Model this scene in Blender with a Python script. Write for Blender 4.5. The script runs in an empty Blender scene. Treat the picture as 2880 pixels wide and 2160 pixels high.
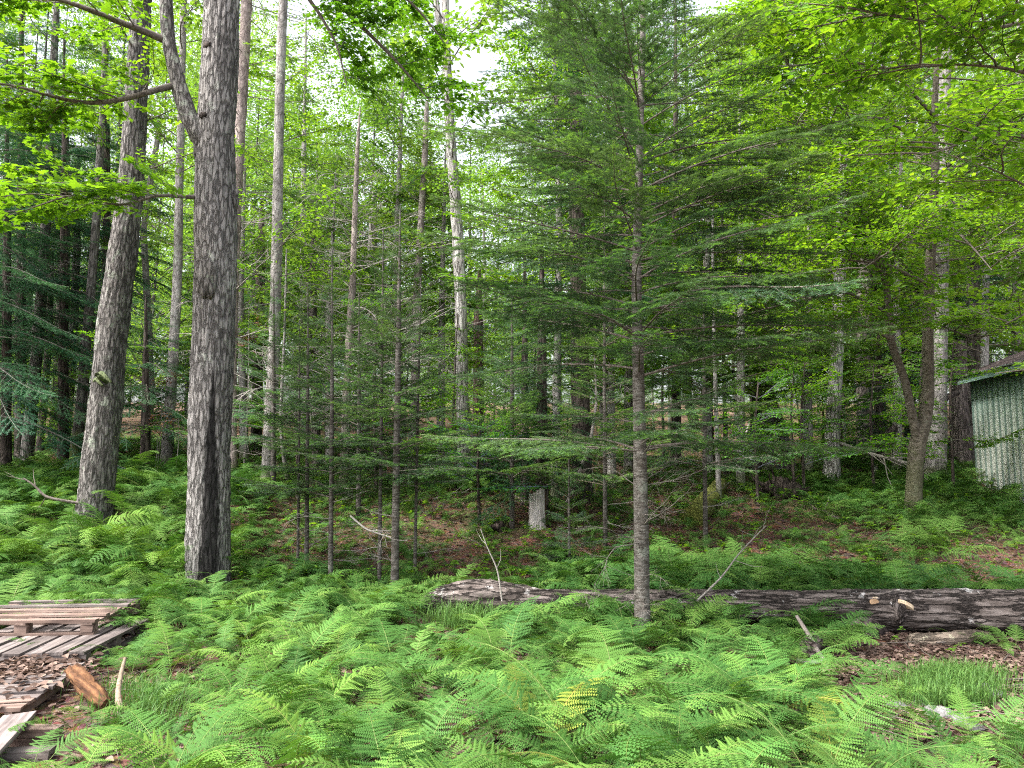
import bpy, math
import numpy as np
from mathutils import Vector, Matrix, Euler

R = math.radians
rng = np.random.default_rng(11)
sc = bpy.context.scene
col = sc.collection

# ------------------------------------------------------------------ camera
CAM_H = 1.6
PITCH = R(5.77)
F = 2080.0                                   # focal length in pixels of the 2880 px wide photograph
cam_d = bpy.data.cameras.new('camera')
cam_d.sensor_width = 36.0
cam_d.lens = 26.0
cam_d.clip_start = 0.05
cam_d.clip_end = 600
cam = bpy.data.objects.new('camera', cam_d)
col.objects.link(cam)
cam.location = (0, 0, CAM_H)
cam.rotation_euler = (R(90) + PITCH, 0, 0)
sc.camera = cam
# ------------------------------------------------------------------ sky, sun, exposure
SUN_EL, SUN_AZ = 52.0, -115.0                # azimuth from +Y towards +X
w = bpy.data.worlds.new('World')
sc.world = w
w.use_nodes = True
wn = w.node_tree
wn.nodes.clear()
sky = wn.nodes.new('ShaderNodeTexSky')
sky.sky_type = 'NISHITA'
sky.sun_disc = False
sky.sun_elevation = R(SUN_EL)
sky.sun_rotation = R(SUN_AZ)
sky.air_density = 1.0
sky.dust_density = 6.0
sky.ozone_density = 1.0
hsv = wn.nodes.new('ShaderNodeHueSaturation')     # high thin cloud: the blue is washed out
hsv.inputs['Saturation'].default_value = 0.35
bg = wn.nodes.new('ShaderNodeBackground')
bg.inputs['Strength'].default_value = 0.15
wo = wn.nodes.new('ShaderNodeOutputWorld')
wn.links.new(sky.outputs[0], hsv.inputs['Color'])
wn.links.new(hsv.outputs[0], bg.inputs[0])
wn.links.new(bg.outputs[0], wo.inputs[0])
sd = bpy.data.lights.new('sun', 'SUN')
sd.energy = 1.5
sd.angle = R(14)
sd.color = (1.0, 0.96, 0.9)
so = bpy.data.objects.new('sun', sd)
col.objects.link(so)
sdir = Vector((math.sin(R(SUN_AZ)) * math.cos(R(SUN_EL)), math.cos(R(SUN_AZ)) * math.cos(R(SUN_EL)), math.sin(R(SUN_EL))))
so.rotation_euler = sdir.to_track_quat('Z', 'Y').to_euler()
so.location = (0, 0, 40)
sc.view_settings.view_transform = 'Standard'
sc.view_settings.look = 'None'
sc.view_settings.exposure = 2.12
sc.view_settings.gamma = 1.0
sc.view_settings.use_curve_mapping = False
sc.cycles.max_bounces = 10
sc.cycles.diffuse_bounces = 6
sc.cycles.glossy_bounces = 2
sc.cycles.transmission_bounces = 8
sc.cycles.use_denoising = False
sc.cycles.filter_width = 1.15


# ------------------------------------------------------------------ helpers
def P(px, py, d):
    """world point seen at photo pixel (px, py) standing d metres away along +Y"""
    u, v = (px - 1440) / F, (1080 - py) / F
    y = math.cos(PITCH) - v * math.sin(PITCH)
    z = math.sin(PITCH) + v * math.cos(PITCH)
    k = d / y
    return np.array([u * k, d, CAM_H + z * k])


KY = [-30, 0, 6.5, 8.4, 9.2, 10.2, 12, 15, 20, 30, 45, 70, 120, 300]
KZ = [0, 0, -0.03, 0.03, 0.14, 0.38, 0.80, 1.20, 1.72, 2.65, 3.8, 5.6, 9.0, 24.0]


def terrain(x, y):
    x = np.asarray(x, float)
    y = np.asarray(y, float)
    z = np.interp(y, KY, KZ)
    z = z + 0.24 * np.clip((y - 8.8) / 1.6, 0, 1) * np.clip((-x - 2.6) / 1.6, 0, 1)
    a = np.clip((y - 2) / 14, 0.25, 1.6)
    z = z + a * (0.05 * np.sin(x * 1.1 + 0.7 * y) + 0.04 * np.sin(2.3 * x - 1.3 * y + 1) + 0.02 * np.sin(5.1 * x + 4.3 * y))
    return z


def TZ(x, y):
    return float(terrain(x, y))


def DF(px, py):
    """distance at which the ground shows at photo pixel (px, py)"""
    for d in np.arange(5.0, 30, 0.05):
        p = P(px, py, d)
        if p[2] <= TZ(p[0], d): return float(d)
    return 30.0


class MB:
    def __init__(self):
        self.v, self.f, self.n = [], [], 0

    def add(self, verts, faces, mat=0, smooth=False):
        verts = np.asarray(verts, float).reshape(-1, 3)
        faces = np.asarray(faces, int)
        self.v.append(verts)
        self.f.append((faces + self.n, mat, smooth))
        self.n += len(verts)

    def merge(self, other, mat4):
        M = np.array(mat4)
        for vv in [np.concatenate(other.v)]:
            self.v.append(vv @ M[:3, :3].T + M[:3, 3])
        for f, m, s in other.f:
            self.f.append((f + self.n, m, s))
        self.n += other.n

    def mesh(self, name, mats):
        me = bpy.data.meshes.new(name)
        v = np.concatenate(self.v)
        loops = np.concatenate([f.ravel() for f, m, s in self.f])
        counts = np.concatenate([np.full(len(f), f.shape[1]) for f, m, s in self.f])
        mi = np.concatenate([np.full(len(f), m) for f, m, s in self.f])
        sm = np.concatenate([np.full(len(f), s) for f, m, s in self.f])
        me.vertices.add(len(v))
        me.vertices.foreach_set('co', v.ravel())
        me.loops.add(len(loops))
        me.loops.foreach_set('vertex_index', loops)
        me.polygons.add(len(counts))
        st = np.zeros(len(counts), int)
        st[1:] = np.cumsum(counts)[:-1]
        me.polygons.foreach_set('loop_start', st)
        for m in (mats if isinstance(mats, (list, tuple)) else [mats]):
            me.materials.append(m)
        me.polygons.foreach_set('material_index', mi)
        me.polygons.foreach_set('use_smooth', sm.astype(bool))
        me.update(calc_edges=True)
        return me


def link(name, data, parent=None, loc=(0, 0, 0), rot=(0, 0, 0), scale=1.0, color=None):
    o = bpy.data.objects.new(name, data)
    col.objects.link(o)
    o.location = loc
    o.rotation_euler = rot
    o.scale = (scale,) * 3 if np.isscalar(scale) else scale
    if parent is not None:
        o.parent = parent
    if color is not None:
        o.color = (*color, 1)
    return o


def tag(o, label=None, cat=None, group=None, kind=None):
    if label: o['label'] = label
    if cat: o['category'] = cat
    if group: o['group'] = group
    if kind: o['kind'] = kind
    return o


def thing(name, label, cat, loc, rotz=0.0, group=None):
    return tag(link(name, None, None, loc, (0, 0, rotz)), label, cat, group)


def unit(a):
    a = np.asarray(a, float)
    return a / np.maximum(np.linalg.norm(a, axis=-1, keepdims=True), 1e-9)


def tube(mb, pts, rad, sides=8, mat=0, rough=0.0, seed=0, cap=True, flare=0.0, smooth=True, plates=0.0):
    pts = np.asarray(pts, float)
    rad = np.asarray(rad, float)
    n = len(pts)
    T = np.gradient(pts, axis=0)
    T = unit(T)
    ref = np.array([1.0, 0, 0]) if abs(T[0, 0]) < 0.8 else np.array([0, 0, 1.0])
    A = unit(np.cross(T, np.cross(ref, T)))
    B = np.cross(T, A)
    th = np.linspace(0, 2 * np.pi, sides, endpoint=False)
    L = np.concatenate([[0], np.cumsum(np.linalg.norm(np.diff(pts, axis=0), axis=1))])
    g = np.random.default_rng(seed + 91)
    rr = np.repeat(rad[:, None], sides, 1)
    if rough:
        m = np.zeros_like(rr)
        for k in range(10):
            a = g.integers(0, 6)
            fz = g.uniform(0.5, 9)
            m += np.sin(a * th[None, :] + fz * L[:, None] + g.uniform(0, 6.28)) * g.uniform(0.4, 1) / (1 + 0.12 * fz)
        m += g.normal(0, 0.7, rr.shape)
        rr = rr * (1 + rough * m * 0.35)
    if plates:                      # ragged bark plates: long ridges and cracks in the surface itself
        for zs, am in ((7, 1.0), (3, 0.5)):
            nz_ = n // zs + 2
            gr = g.normal(0, 1, (nz_, sides))
            f_ = np.arange(n) / zs
            a_ = f_.astype(int)
            t_ = (f_ - a_)[:, None]
            rr = rr + plates * am * (gr[a_] * (1 - t_) + gr[a_ + 1] * t_)
    if flare:
        lob = 1 + 0.35 * np.sin(4 * th + g.uniform(0, 6))[None, :] + 0.2 * np.sin(3 * th + 1)[None, :]
        rr = rr * (1 + flare * np.exp(-L / 0.16)[:, None] * lob)
    V = pts[:, None, :] + rr[:, :, None] * (np.cos(th)[None, :, None] * A[:, None, :] + np.sin(th)[None, :, None] * B[:, None, :])
    V = V.reshape(-1, 3)
    i = np.arange(n - 1)[:, None] * sides
    j = np.arange(sides)[None, :]
    j2 = (j + 1) % sides
    f = np.stack([i + j, i + j2, i + sides + j2, i + sides + j], -1).reshape(-1, 4)
    mb.add(V, f, mat, smooth)
    if cap:
        for k, s in ((0, -1), (n - 1, 1)):
            ring = V[k * sides:(k + 1) * sides]
            c = ring.mean(0)[None] + T[k] * s * rad[k] * 0.05
            vv = np.concatenate([ring, c])
            a = np.arange(sides)
            b = (a + 1) % sides
            ff = np.stack([a, b, np.full(sides, sides)], 1) if s > 0 else np.stack([b, a, np.full(sides, sides)], 1)
            mb.add(vv, ff, mat, False)


def resample(pts, rad, step):
    pts = np.asarray(pts, float)
    rad = np.asarray(rad, float)
    L = np.concatenate([[0], np.cumsum(np.linalg.norm(np.diff(pts, axis=0), axis=1))])
    n = max(3, int(L[-1] / step) + 1)
    s = np.linspace(0, L[-1], n)
    # smooth interpolation: linear then a little averaging
    q = np.stack([np.interp(s, L, pts[:, k]) for k in range(3)], 1)
    r = np.interp(s, L, rad)
    for _ in range(3):
        q[1:-1] = (q[:-2] + 2 * q[1:-1] + q[2:]) / 4
        r[1:-1] = (r[:-2] + 2 * r[1:-1] + r[2:]) / 4
    return q, r


def box(mb, c, s, mat=0, jit=0.0, g=None, M=None):
    x, y, z = np.asarray(s, float) / 2
    v = np.array([[-x, -y, -z], [x, -y, -z], [x, y, -z], [-x, y, -z], [-x, -y, z], [x, -y, z], [x, y, z], [-x, y, z]])
    if jit: v = v + g.uniform(-jit, jit, v.shape)
    v = v + np.asarray(c, float)
    mb.add(v, [[3, 2, 1, 0], [4, 5, 6, 7], [0, 1, 5, 4], [1, 2, 6, 5], [2, 3, 7, 6], [3, 0, 4, 7]], mat)


def bevel(o, wd=0.004, seg=1):
    b = o.modifiers.new('edge', 'BEVEL')
    b.width = wd
    b.segments = seg
    return o


# ------------------------------------------------------------------ materials
def new_mat(name):
    m = bpy.data.materials.new(name)
    m.use_nodes = True
    m.node_tree.nodes.clear()
    return m, m.node_tree.nodes, m.node_tree.links


def ramp(N, stops, mode='LINEAR'):
    r = N.new('ShaderNodeValToRGB')
    r.color_ramp.interpolation = mode
    e = r.color_ramp.elements
    while len(e) < len(stops): e.new(0.5)
    for k, (p, c) in enumerate(stops):
        e[k].position = p
        e[k].color = (*c, 1) if len(c) == 3 else c
    return r


def noise(N, L, vec, scale, detail=4, rough=0.55, dist=0.0):
    n = N.new('ShaderNodeTexNoise')
    n.inputs['Scale'].default_value = scale
    n.inputs['Detail'].default_value = detail
    n.inputs['Roughness'].default_value = rough
    n.inputs['Distortion'].default_value = dist
    if vec is not None: L.new(vec, n.inputs['Vector'])
    return n


def mixc(N, L, fac, a, b, mode='MIX'):
    m = N.new('ShaderNodeMix')
    m.data_type = 'RGBA'
    m.blend_type = mode
    for s, v in ((0, fac), (6, a), (7, b)):
        if isinstance(v, (int, float)): m.inputs[s].default_value = v
        elif isinstance(v, tuple): m.inputs[s].default_value = (*v, 1)
        else: L.new(v, m.inputs[s])
    return m.outputs[2]


def math_n(N, L, op, a, b=None, c=None):
    m = N.new('ShaderNodeMath')
    m.operation = op
    for k, v in enumerate((a, b, c)):
        if v is None: continue
        if isinstance(v, (int, float)): m.inputs[k].default_value = v
        else: L.new(v, m.inputs[k])
    return m.outputs[0]


def leaf_mat(name, c_lo, c_mid, c_hi, trans=0.4, tint=(1.15, 1.1, 0.45), rough=0.5, spec=0.3, yellow=None, obj_var=0.5):
    m, N, L = new_mat(name)
    geo = N.new('ShaderNodeNewGeometry')
    oi = N.new('ShaderNodeObjectInfo')
    a = math_n(N, L, 'MULTIPLY', geo.outputs['Random Per Island'], 1 - obj_var)
    b = math_n(N, L, 'MULTIPLY_ADD', oi.outputs['Random'], obj_var, a)
    st = [(0.0, c_lo), (0.5, c_mid), (0.93, c_hi)]
    if yellow: st += [(0.97, c_hi), (1.0, yellow)]
    r = ramp(N, st)
    L.new(b, r.inputs[0])
    base = mixc(N, L, 1.0, r.outputs[0], oi.outputs['Color'], 'MULTIPLY')
    tr = mixc(N, L, 1.0, base, tint, 'MULTIPLY')
    p = N.new('ShaderNodeBsdfPrincipled')
    L.new(base, p.inputs['Base Color'])
    p.inputs['Roughness'].default_value = rough
    p.inputs['Specular IOR Level'].default_value = spec
    t = N.new('ShaderNodeBsdfTranslucent')
    L.new(tr, t.inputs['Color'])
    x = N.new('ShaderNodeMixShader')
    x.inputs[0].default_value = trans
    L.new(p.outputs[0], x.inputs[1])
    L.new(t.outputs[0], x.inputs[2])
    o = N.new('ShaderNodeOutputMaterial')
    L.new(x.outputs[0], o.inputs[0])
    return m


def bark_mat(name, dark, mid, pale, lichen=(0.36, 0.40, 0.33), lich_amt=0.5, sxy=26.0, sz=6.0, bump=0.6, moss=0.0,
             moss_h=0.5, streak=None, horiz=False, crack=0.5, crackw=0.11):
    m, N, L = new_mat(name)
    tc = N.new('ShaderNodeTexCoord')
    oi = N.new('ShaderNodeObjectInfo')
    off = N.new('ShaderNodeVectorMath')
    off.operation = 'ADD'
    L.new(tc.outputs['Object'], off.inputs[0])
    k = math_n(N, L, 'MULTIPLY', oi.outputs['Random'], 40.0)
    cx = N.new('ShaderNodeCombineXYZ')
    L.new(k, cx.inputs[0]); L.new(k, cx.inputs[1]); L.new(k, cx.inputs[2])
    L.new(cx.outputs[0], off.inputs[1])
    mp = N.new('ShaderNodeMapping')
    mp.inputs['Scale'].default_value = (sxy, sxy, sz)
    L.new(off.outputs[0], mp.inputs[0])
    nz = noise(N, L, mp.outputs[0], 1.0, 5, 0.6, 0.4)
    vo = N.new('ShaderNodeTexVoronoi')
    vo.feature = 'DISTANCE_TO_EDGE'
    vo.inputs['Scale'].default_value = 0.9
    wob = N.new('ShaderNodeVectorMath')
    wob.operation = 'MULTIPLY_ADD'
    L.new(nz.outputs['Color'], wob.inputs[0])
    wob.inputs[1].default_value = (1.6, 1.6, 1.6)
    L.new(mp.outputs[0], wob.inputs[2])
    L.new(wob.outputs[0], vo.inputs['Vector'])
    cr = ramp(N, [(0.0, (0, 0, 0)), (crackw, (1, 1, 1))])
    L.new(vo.outputs['Distance'], cr.inputs[0])
    r1 = ramp(N, [(0.28, dark), (0.48, mid), (0.72, pale)])
    L.new(nz.outputs['Fac'], r1.inputs[0])
    c = mixc(N, L, math_n(N, L, 'MULTIPLY', math_n(N, L, 'SUBTRACT', 1.0, cr.outputs[0]), crack), r1.outputs[0], tuple(x * 0.35 for x in dark))
    if horiz:
        mp2 = N.new('ShaderNodeMapping')
        mp2.inputs['Scale'].default_value = (9, 9, 70)
        L.new(off.outputs[0], mp2.inputs[0])
        n4 = noise(N, L, mp2.outputs[0], 1.0, 3)
        r4 = ramp(N, [(0.52, (0, 0, 0)), (0.6, (1, 1, 1))])
        L.new(n4.outputs['Fac'], r4.inputs[0])
        c = mixc(N, L, math_n(N, L, 'MULTIPLY', r4.outputs[0], 0.75), c, pale)
    n2 = noise(N, L, off.outputs[0], 5.5, 6, 0.7)
    lo = 0.66 - 0.16 * lich_amt
    r2 = ramp(N, [(lo, (0, 0, 0)), (lo + 0.05, (1, 1, 1))])
    L.new(n2.outputs['Fac'], r2.inputs[0])
    c = mixc(N, L, math_n(N, L, 'MULTIPLY', r2.outputs[0], 0.75), c, lichen)
    # broad tone drift along the stem
    n3 = noise(N, L, off.outputs[0], 1.3, 2)
    r3 = ramp(N, [(0.3, (0.72, 0.72, 0.72)), (0.7, (1.15, 1.15, 1.15))])
    L.new(n3.outputs['Fac'], r3.inputs[0])
    c = mixc(N, L, 1.0, c, r3.outputs[0], 'MULTIPLY')
    sep = N.new('ShaderNodeSeparateXYZ')
    L.new(tc.outputs['Object'], sep.inputs[0])
    if moss:
        hm = math_n(N, L, 'SUBTRACT', 1.0, math_n(N, L, 'DIVIDE', sep.outputs['Z'], moss_h))
        hm = math_n(N, L, 'ADD', hm, math_n(N, L, 'MULTIPLY', n2.outputs['Fac'], 1.2))
        rm = ramp(N, [(0.75, (0, 0, 0)), (1.0, (1, 1, 1))])
        L.new(hm, rm.inputs[0])
        c = mixc(N, L, math_n(N, L, 'MULTIPLY', rm.outputs[0], moss), c, (0.10, 0.13, 0.035))
    if streak:                      # the wet black run below the old wound on the big maple
        x0, x1, ztop, wd = streak
        cen = math_n(N, L, 'MULTIPLY_ADD', sep.outputs['Z'], (x1 - x0) / ztop, x0)
        cen = math_n(N, L, 'ADD', cen, math_n(N, L, 'MULTIPLY', math_n(N, L, 'SUBTRACT', n3.outputs['Fac'], 0.5), 0.09))
        dx = math_n(N, L, 'ABSOLUTE', math_n(N, L, 'SUBTRACT', sep.outputs['X'], cen))
        wz = math_n(N, L, 'MULTIPLY_ADD', sep.outputs['Z'], -wd / (ztop * 1.05), wd)
        wz = math_n(N, L, 'MULTIPLY', wz, math_n(N, L, 'MULTIPLY_ADD', nz.outputs['Fac'], 1.2, 0.4))
        q = math_n(N, L, 'SUBTRACT', wz, dx)
        rs = ramp(N, [(0.0, (0, 0, 0)), (0.025, (1, 1, 1))])
        L.new(q, rs.inputs[0])
        front = math_n(N, L, 'LESS_THAN', sep.outputs['Y'], 0.03)
        low = math_n(N, L, 'LESS_THAN', sep.outputs['Z'], ztop)
        msk = math_n(N, L, 'MULTIPLY', math_n(N, L, 'MULTIPLY', rs.outputs[0], front), low)
        c = mixc(N, L, math_n(N, L, 'MULTIPLY', msk, 0.93), c, (0.012, 0.011, 0.011))
    c = mixc(N, L, 1.0, c, oi.outputs['Color'], 'MULTIPLY')
    bu = N.new('ShaderNodeBump')
    bu.inputs['Strength'].default_value = bump
    bu.inputs['Distance'].default_value = 0.035
    hgt = math_n(N, L, 'MULTIPLY_ADD', cr.outputs[0], 0.6, nz.outputs['Fac'])
    L.new(hgt, bu.inputs['Height'])
    p = N.new('ShaderNodeBsdfPrincipled')
    p.inputs['Roughness'].default_value = 0.9
    p.inputs['Specular IOR Level'].default_value = 0.15
    L.new(c, p.inputs['Base Color'])
    L.new(bu.outputs[0], p.inputs['Normal'])
    o = N.new('ShaderNodeOutputMaterial')
    L.new(p.outputs[0], o.inputs[0])
    return m


def wood_mat(name, dark, mid, pale, along='X', gscale=30.0, long=1.5, bleach=None, bump=0.25, objvar=0.5, rough=0.85):
    m, N, L = new_mat(name)
    tc = N.new('ShaderNodeTexCoord')
    oi = N.new('ShaderNodeObjectInfo')
    off = N.new('ShaderNodeVectorMath')
    off.operation = 'ADD'
    L.new(tc.outputs['Object'], off.inputs[0])
    k = math_n(N, L, 'MULTIPLY', oi.outputs['Random'], 60.0)
    cx = N.new('ShaderNodeCombineXYZ')
    L.new(k, cx.inputs[0]); L.new(k, cx.inputs[1]); L.new(k, cx.inputs[2])
    L.new(cx.outputs[0], off.inputs[1])
    mp = N.new('ShaderNodeMapping')
    s = [gscale] * 3
    s['XYZ'.index(along)] = long
    mp.inputs['Scale'].default_value = s
    L.new(off.outputs[0], mp.inputs[0])
    nz = noise(N, L, mp.outputs[0], 1.0, 6, 0.65, 0.3)
    r1 = ramp(N, [(0.3, dark), (0.5, mid), (0.72, pale)])
    L.new(nz.outputs['Fac'], r1.inputs[0])
    n2 = noise(N, L, off.outputs[0], 6.0, 4)
    r2 = ramp(N, [(0.3, (0.65, 0.64, 0.66)), (0.7, (1.15, 1.12, 1.1))])
    L.new(n2.outputs['Fac'], r2.inputs[0])
    c = mixc(N, L, 1.0, r1.outputs[0], r2.outputs[0], 'MULTIPLY')
    v = math_n(N, L, 'MULTIPLY_ADD', oi.outputs['Random'], objvar, 1 - objvar / 2)
    hs = N.new('ShaderNodeHueSaturation')
    L.new(c, hs.inputs['Color'])
    L.new(v, hs.inputs['Value'])
    c = mixc(N, L, 1.0, hs.outputs[0], oi.outputs['Color'], 'MULTIPLY')
    bu = N.new('ShaderNodeBump')
    bu.inputs['Strength'].default_value = bump
    bu.inputs['Distance'].default_value = 0.006
    L.new(nz.outputs['Fac'], bu.inputs['Height'])
    p = N.new('ShaderNodeBsdfPrincipled')
    p.inputs['Roughness'].default_value = rough
    p.inputs['Specular IOR Level'].default_value = 0.2
    L.new(c, p.inputs['Base Color'])
    L.new(bu.outputs[0], p.inputs['Normal'])
    o = N.new('ShaderNodeOutputMaterial')
    L.new(p.outputs[0], o.inputs[0])
    return m


M = {}
M['fern'] = leaf_mat('fern_green', (0.044, 0.118, 0.027), (0.074, 0.174, 0.036), (0.118, 0.228, 0.043), 0.26, (1.1, 1.1, 0.5), 0.6, 0.12,
                     yellow=(0.17, 0.25, 0.05), obj_var=0.97)
M['fern_stem'] = leaf_mat('fern_stem', (0.10, 0.17, 0.04), (0.14, 0.20, 0.05), (0.17, 0.2, 0.06), 0.1)
M['fir'] = leaf_mat('fir_needles', (0.050, 0.098, 0.058), (0.080, 0.145, 0.080), (0.12, 0.20, 0.09), 0.3, (1.1, 1.1, 0.5), 0.6, 0.15, obj_var=0.85)
M['fir_tip'] = leaf_mat('fir_new_shoots', (0.085, 0.19, 0.055), (0.12, 0.25, 0.068), (0.18, 0.32, 0.08), 0.35, (1.1, 1.1, 0.5), 0.6, 0.15, obj_var=0.85)
M['hemlock'] = leaf_mat('hemlock_needles', (0.034, 0.10, 0.058), (0.058, 0.148, 0.077), (0.09, 0.20, 0.09), 0.3, (1.0, 1.0, 0.6), 0.6, 0.15, obj_var=0.8)
M['maple'] = leaf_mat('maple_leaf', (0.08, 0.19, 0.022), (0.118, 0.26, 0.028), (0.165, 0.325, 0.036), 0.55, (1.25, 1.15, 0.3), 0.5, 0.2, obj_var=0.35)
M['beech'] = leaf_mat('beech_leaf', (0.06, 0.16, 0.024), (0.115, 0.27, 0.032), (0.20, 0.38, 0.042), 0.6, (1.35, 1.15, 0.3), 0.5, 0.2, obj_var=0.35)
M['far_leaf'] = leaf_mat('distant_leaf', (0.08, 0.19, 0.04), (0.13, 0.27, 0.055), (0.2, 0.35, 0.07), 0.55, (1.25, 1.1, 0.4), 0.55, 0.15, obj_var=0.6)
M['grass'] = leaf_mat('grass_blade', (0.05, 0.13, 0.03), (0.08, 0.18, 0.04), (0.13, 0.22, 0.05), 0.3)
M['litter'] = leaf_mat('dead_leaf', (0.06, 0.04, 0.032), (0.13, 0.085, 0.068), (0.25, 0.18, 0.145), 0.12, (1, 0.9, 0.7), 0.8, 0.15, obj_var=0.0)
M['rust_leaf'] = leaf_mat('rust_leaf', (0.22, 0.09, 0.04), (0.32, 0.15, 0.07), (0.4, 0.22, 0.11), 0.35, (1.1, 0.9, 0.6), 0.7, 0.15, obj_var=0.3)
M['bark_maple'] = bark_mat('bark_maple', (0.11, 0.10, 0.092), (0.18, 0.167, 0.158), (0.27, 0.257, 0.245), (0.31, 0.34, 0.28), 0.55, 24, 5.0, 1.0, crack=0.75, crackw=0.16)
M['bark_bigmaple'] = bark_mat('bark_big_maple', (0.15, 0.137, 0.13), (0.25, 0.235, 0.226), (0.37, 0.352, 0.342), (0.36, 0.37, 0.33), 0.4, 24, 5.0, 1.0, crack=0.7, crackw=0.15,
                              streak=(0.06, 0.035, 2.9, 0.13))
M['bark_dark'] = bark_mat('bark_hemlock', (0.035, 0.028, 0.025), (0.085, 0.068, 0.06), (0.16, 0.13, 0.115), (0.2, 0.22, 0.17), 0.15, 16, 3, 1.0)
M['bark_brown'] = bark_mat('bark_brown', (0.065, 0.054, 0.048), (0.135, 0.115, 0.105), (0.23, 0.20, 0.185), (0.3, 0.31, 0.25), 0.2, 15, 2.5, 1.0)
M['bark_pale'] = bark_mat('bark_pale', (0.15, 0.135, 0.125), (0.28, 0.26, 0.25), (0.42, 0.40, 0.385), (0.38, 0.40, 0.34), 0.6, 15, 6, 0.7, moss=0.6, moss_h=0.4, crack=0.3)
M['bark_white'] = bark_mat('bark_bleached', (0.20, 0.18, 0.165), (0.42, 0.40, 0.38), (0.62, 0.60, 0.58), (0.5, 0.5, 0.47), 0.2, 18, 2.5, 0.9, crack=0.7)
M['bark_birch'] = bark_mat('bark_birch', (0.09, 0.075, 0.055), (0.19, 0.165, 0.13), (0.31, 0.28, 0.23), (0.28, 0.30, 0.22), 0.4, 18, 14, 0.5, moss=0.45, moss_h=1.3, horiz=True, crack=0.25)
M['bark_fir'] = bark_mat('bark_fir', (0.09, 0.08, 0.07), (0.20, 0.185, 0.17), (0.42, 0.41, 0.39), (0.36, 0.38, 0.34), 0.45, 16, 22, 0.4, horiz=True, crack=0.2)
M['bark_firstem'] = bark_mat('bark_fir_stem', (0.06, 0.052, 0.046), (0.125, 0.112, 0.10), (0.27, 0.26, 0.245), (0.30, 0.32, 0.28), 0.45, 14, 18, 0.5, horiz=True, crack=0.2)
M['bark_log'] = bark_mat('bark_log', (0.045, 0.035, 0.032), (0.12, 0.092, 0.085), (0.25, 0.205, 0.19), (0.5, 0.48, 0.46), 0.18, 18, 3, 1.0, crack=0.7)
M['bark_char'] = bark_mat('rotten_wood', (0.018, 0.014, 0.012), (0.055, 0.042, 0.036), (0.15, 0.115, 0.10), (0.2, 0.2, 0.16), 0.1, 20, 5, 1.0)
M['moss_log'] = bark_mat('mossy_wood', (0.05, 0.055, 0.02), (0.12, 0.14, 0.03), (0.22, 0.23, 0.06), (0.14, 0.11, 0.07), 0.45, 26, 9, 0.8, crack=0.1)
M['twig'] = bark_mat('twig_bark', (0.06, 0.05, 0.042), (0.13, 0.11, 0.095), (0.24, 0.21, 0.19), lich_amt=0.1, sxy=40, sz=40, bump=0.2, crack=0.0)
M['dead_twig'] = bark_mat('dead_twig', (0.17, 0.15, 0.135), (0.28, 0.255, 0.235), (0.42, 0.39, 0.365), lich_amt=0.1, sxy=40, sz=40, bump=0.2, crack=0.0)
M['rot_orange'] = wood_mat('rotten_orange_wood', (0.04, 0.022, 0.015), (0.17, 0.085, 0.042), (0.36, 0.21, 0.10), 'Z', 34, 4, bump=0.9, objvar=0)
M['pallet'] = wood_mat('weathered_pallet_wood', (0.07, 0.058, 0.054), (0.155, 0.132, 0.123), (0.27, 0.24, 0.228), 'X', 30, 1.6, objvar=0.5)
M['pallet_red'] = wood_mat('newer_pallet_wood', (0.085, 0.058, 0.048), (0.19, 0.137, 0.113), (0.31, 0.24, 0.205), 'X', 30, 1.6, objvar=0.3)
M['snag'] = wood_mat('bleached_stump_wood', (0.22, 0.205, 0.19), (0.47, 0.45, 0.435), (0.68, 0.66, 0.64), 'Z', 34, 2.5, bump=0.6, objvar=0)
M['rot_red'] = wood_mat('rotten_red_wood', (0.05, 0.025, 0.018), (0.14, 0.075, 0.05), (0.27, 0.15, 0.10), 'Z', 34, 3, bump=0.9, objvar=0)
M['stone'] = bark_mat('stone', (0.10, 0.097, 0.095), (0.17, 0.167, 0.165), (0.27, 0.265, 0.26), (0.3, 0.33, 0.24), 0.5, 20, 20, 0.5, crack=0.1)
M['fungus'] = wood_mat('bracket_fungus', (0.42, 0.33, 0.22), (0.58, 0.48, 0.36), (0.7, 0.62, 0.5), 'X', 12, 12, objvar=0.0)


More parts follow.
